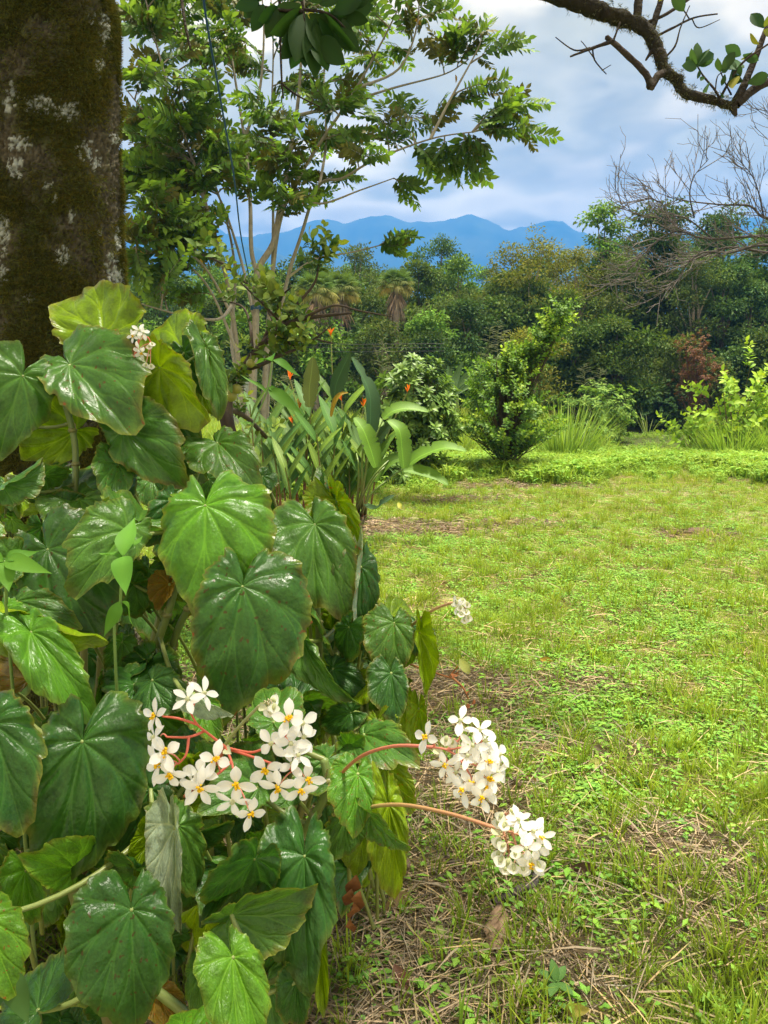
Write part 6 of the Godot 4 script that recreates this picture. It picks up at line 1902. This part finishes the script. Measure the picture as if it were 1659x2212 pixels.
func small_things() -> void:
	var g := Color(0.12, 0.29, 0.035)
	weed_plant("tall thin weed with bright pointed leaves right of the begonia top", [[588, 782, 2.2], [575, 850, 2.2], [545, 920, 2.2], [518, 1000, 2.2], [500, 1150, 2.25]], [[588, 780, 552, 770, 2.2, 0.05, .5], [590, 778, 648, 800, 2.2, 0.0, .34], [588, 780, 575, 758, 2.2, .06, .5], [578, 850, 526, 800, 2.2, 0.0, .14], [580, 838, 606, 845, 2.2, 0, .5], [580, 842, 648, 880, 2.2, -.04, .34], [545, 920, 520, 905, 2.2, 0, .4]], g)
	weed_plant("light green weed with paired pointed leaves in front of the middle begonia", [[268, 1198, 1.3], [262, 1260, 1.32], [258, 1340, 1.34], [250, 1450, 1.36]], [[266, 1200, 282, 1105, 1.28, 0.05, .38], [268, 1202, 262, 1265, 1.28, -.05, .55], [262, 1208, 218, 1180, 1.3, 0.02, .6], [270, 1196, 300, 1150, 1.31, 0.03, .5], [258, 1300, 228, 1370, 1.32, -.02, .4], [262, 1300, 300, 1340, 1.34, .03, .4]], Color(0.13, 0.32, 0.035))
	weed_plant("light green weed at the left edge over the dark begonia leaf", [[10, 1212, 1.3], [14, 1300, 1.35], [20, 1400, 1.4]], [[12, 1210, 70, 1185, 1.3, 0, .45], [10, 1212, 88, 1222, 1.3, -.03, .4], [8, 1212, -40, 1190, 1.3, 0, .5], [10, 1215, 15, 1260, 1.3, -.04, .6]], Color(0.13, 0.32, 0.035))
	weed_plant("dull green weed with pointed leaves in the bottom left corner", [[20, 2090, 1.0], [30, 2180, 1.05], [40, 2300, 1.1]], [[22, 2095, 50, 2210, .98, -.03, .5], [20, 2092, -20, 2180, .98, -.03, .5], [24, 2090, 5, 1990, 1.02, .04, .45]], Color(0.07, 0.16, 0.04))
	# seedling, sticks, bark and fallen leaves on the lawn
	var p := gnd(1200, 2165)
	var o := thing("seedling", "small seedling with pointed oval leaves at the bottom of the lawn", "seedling", p)
	var b := B.new()
	b.tube([Vector3(0, -0.01, 0), Vector3(0.002, 0.03, 0), Vector3(0, 0.06, 0)], 0.0025, 0.0018, 6, Color(0.15, 0.2, 0.06), Color(0.15, 0.25, 0.06))
	part("stem", b.mesh(M.stalk), o)
	for l in [[0.9, 0.5], [2.6, 0.5], [4.2, 0.2], [5.4, 0.2], [1.7, 1.4]]:
		var q := B.new()
		q.leaf(Vector3.ZERO, Vector3(cos(l[0]), l[1], -sin(l[0])), Vector3.UP, 0.052, 0.025, Color(0.09, 0.2, 0.045), Color(0.1, 0.22, 0.05), 0.2, 0.2, 6)
		part("leaf", q.mesh(M.leaf), o, Transform3D(Basis(), Vector3(0, 0.055, 0)))
	b = B.new()
	p = gnd(1070, 1972)
	var k := []
	for q in [[1066, 1975], [1090, 1960], [1120, 1948], [1150, 1938], [1158, 1918], [1160, 1895], [1166, 1868]]: k.append(gnd(q[0], q[1]) - p + Vector3(0, 0.04, 0))
	b.tube(smooth_path(k, 5), 0.015, 0.008, 9, Color(0.07, 0.06, 0.052), Color(0.13, 0.12, 0.11), 0.2, rng)
	b.tube(smooth_path([k[4], gnd(1140, 1908) - p + Vector3(0, .03, 0), gnd(1125, 1912) - p + Vector3(0, .03, 0)], 4), 0.007, 0.003, 7, Color(0.07, 0.06, 0.052), Color(0.07, 0.06, 0.05), 0.1, rng)
	single("stick", b.mesh(M.bark), "dark crooked fallen stick with grey lichen under the lowest flowers", "stick", p)
	for s in [[960, 1868, 990, 1895, .009, "short dark stick lying under the hanging begonia leaf"], [990, 2060, 1000, 2100, .007, "dark twig lying left of the bark piece"], [1640, 1990, 1670, 2010, .012, "dark rotten twig at the right edge of the lawn"]]:
		b = B.new()
		p = gnd(s[0], s[1])
		var e := gnd(s[2], s[3]) - p
		b.tube([Vector3(0, .03, 0), e * 0.5 + Vector3(0, .04, .004), e + Vector3(0, .028, 0)], s[4], s[4] * 0.6, 7, Color(0.07, 0.055, 0.045), Color(0.08, 0.06, 0.05), 0.15, rng)
		single("stick", b.mesh(M.bark), s[5], "stick", p)
	# piece of bark
	b = B.new()
	p = gnd(1068, 2080)
	var up := gnd(1078, 1992) - p
	var w := 9
	var h := 14
	for j in h + 1:
		for i in w + 1:
			var t := j / float(h)
			var s := i / float(w) * 2.0 - 1.0
			var wd := 0.034 * pow(sin(PI * clampf(0.03 + t * 0.9, 0, 1)), 0.75) * (1.0 + 0.12 * sin(t * 17.0 + s))
			var n := noise.get_noise_2d(s * 60.0, t * 130.0)
			var c := Color(0.36, 0.25, 0.16).lerp(Color(0.17, 0.11, 0.07), clampf(0.5 + n * 2.6, 0, 1))
			if t > 0.86: c = Color(0.06, 0.045, 0.035)
			b.pt(up * t * 1.08 + Vector3(s * wd, 0.055 - s * s * 0.018 + n * 0.006 + t * 0.012, 0), c)
	for j in h:
		for i in w:
			var a := j * (w + 1) + i
			b.quad(a, a + w + 1, a + w + 2, a + 1)
	for i in w:      # underside rim
		pass
	single("bark_piece", b.mesh(M.dry), "light brown fibrous piece of bark lying on the grass at the bottom", "bark", p)
	# low stump / clod and stones
	for s in [[1507, 1150, .17, .055, "flat brown clod of earth standing out of the far lawn", Color(0.15, 0.10, 0.075)], [1240, 1488, .05, .02, "flat grey stone sunk in the grass", Color(0.17, 0.15, 0.11)], [1180, 1495, .045, .015, "smaller mossy stone left of the flat grey one", Color(0.15, 0.15, 0.09)]]:
		b = B.new()
		b.blob(Vector3.ZERO, Vector3(s[2], s[3], s[2] * 0.6), s[5], 9, 22, 0.10, rng)
		single("clod" if s[2] > 0.1 else "stone", b.mesh(M.bark), s[4], "clod" if s[2] > 0.1 else "stone", gnd(s[0], s[1]))
	var yl := Color(0.50, 0.33, 0.06)
	for l in [[1193, 1446, .07, "orange yellow fallen leaf lying in the grass", yl], [1014, 1470, .10, "pale yellow green fallen leaf standing up beside the withered stalk", Color(0.40, 0.45, 0.12)], [1266, 1672, .075, "pale yellow fallen leaf between the weeds", Color(0.42, 0.42, 0.14)], [868, 1105, .12, "yellow fallen leaf standing on the mulch", Color(0.5, 0.5, 0.1)], [1290, 1912, .08, "curled dark brown fallen leaf near the stick", Color(0.10, 0.06, 0.045)], [830, 1985, .09, "curled dry brown leaf beside the begonia", Color(0.24, 0.17, 0.08)], [1150, 1975, .05, "small tan dead leaf below the crooked stick", Color(0.28, 0.17, 0.08)],
			[1160, 1702, .05, "small reddish brown dead leaf by the thatch", Color(0.22, 0.11, 0.06)], [1300, 1635, .06, "grey brown dead leaf on the thatch patch", Color(0.2, 0.16, 0.11)], [1215, 1400, .05, "dark curled dead leaf in the mid lawn", Color(0.03, 0.025, 0.02)], [1220, 2205, .06, "yellow leaf at the bottom edge of the picture", Color(0.5, 0.45, 0.12)], [880, 2160, .08, "brown dead leaf in the thatch at the bottom", Color(0.16, 0.08, 0.05)], [945, 2040, .05, "yellow green fallen leaf left of the bark piece", Color(0.3, 0.4, 0.1)], [1380, 1570, .06, "tan dead leaf in the weedy lawn", Color(0.32, 0.24, 0.12)]]:
		b = B.new()
		var sd := l[3] as String
		var stand := 1.2 if "standing" in sd else 0.12
		b.leaf(Vector3.ZERO, Vector3(rf(-.8, .8), stand, rf(-.6, .2)), Vector3(rf(-.3, .3), 0.5, 1.0), l[2], l[2] * 0.5, l[4], l[4], 0.35, rf(-.3, .4), 7, 0.45, 0.003)
		var c2 := gnd(l[0], l[1])
		c2.y += 0.034
		single("fallen_leaf", b.mesh(M.leaf), sd, "fallen leaf", c2)

func _ready() -> void:
	rng.seed = 20240611
	noise.seed = 4
	noise.frequency = 0.05
	noise.fractal_octaves = 4
	camera_and_light()
	materials()
	var t0 := Time.get_ticks_msec()
	ground()
	mountains()
	woodland()
	print("woodland ", Time.get_ticks_msec() - t0)
	rough_grass()
	shrubs()
	print("shrubs ", Time.get_ticks_msec() - t0)
	big_tree()
	pale_tree()
	citrus()
	print("trees ", Time.get_ticks_msec() - t0)
	heliconias()
	begonias()
	print("begonias ", Time.get_ticks_msec() - t0)
	lawn()
	small_things()
	print("all ", Time.get_ticks_msec() - t0)
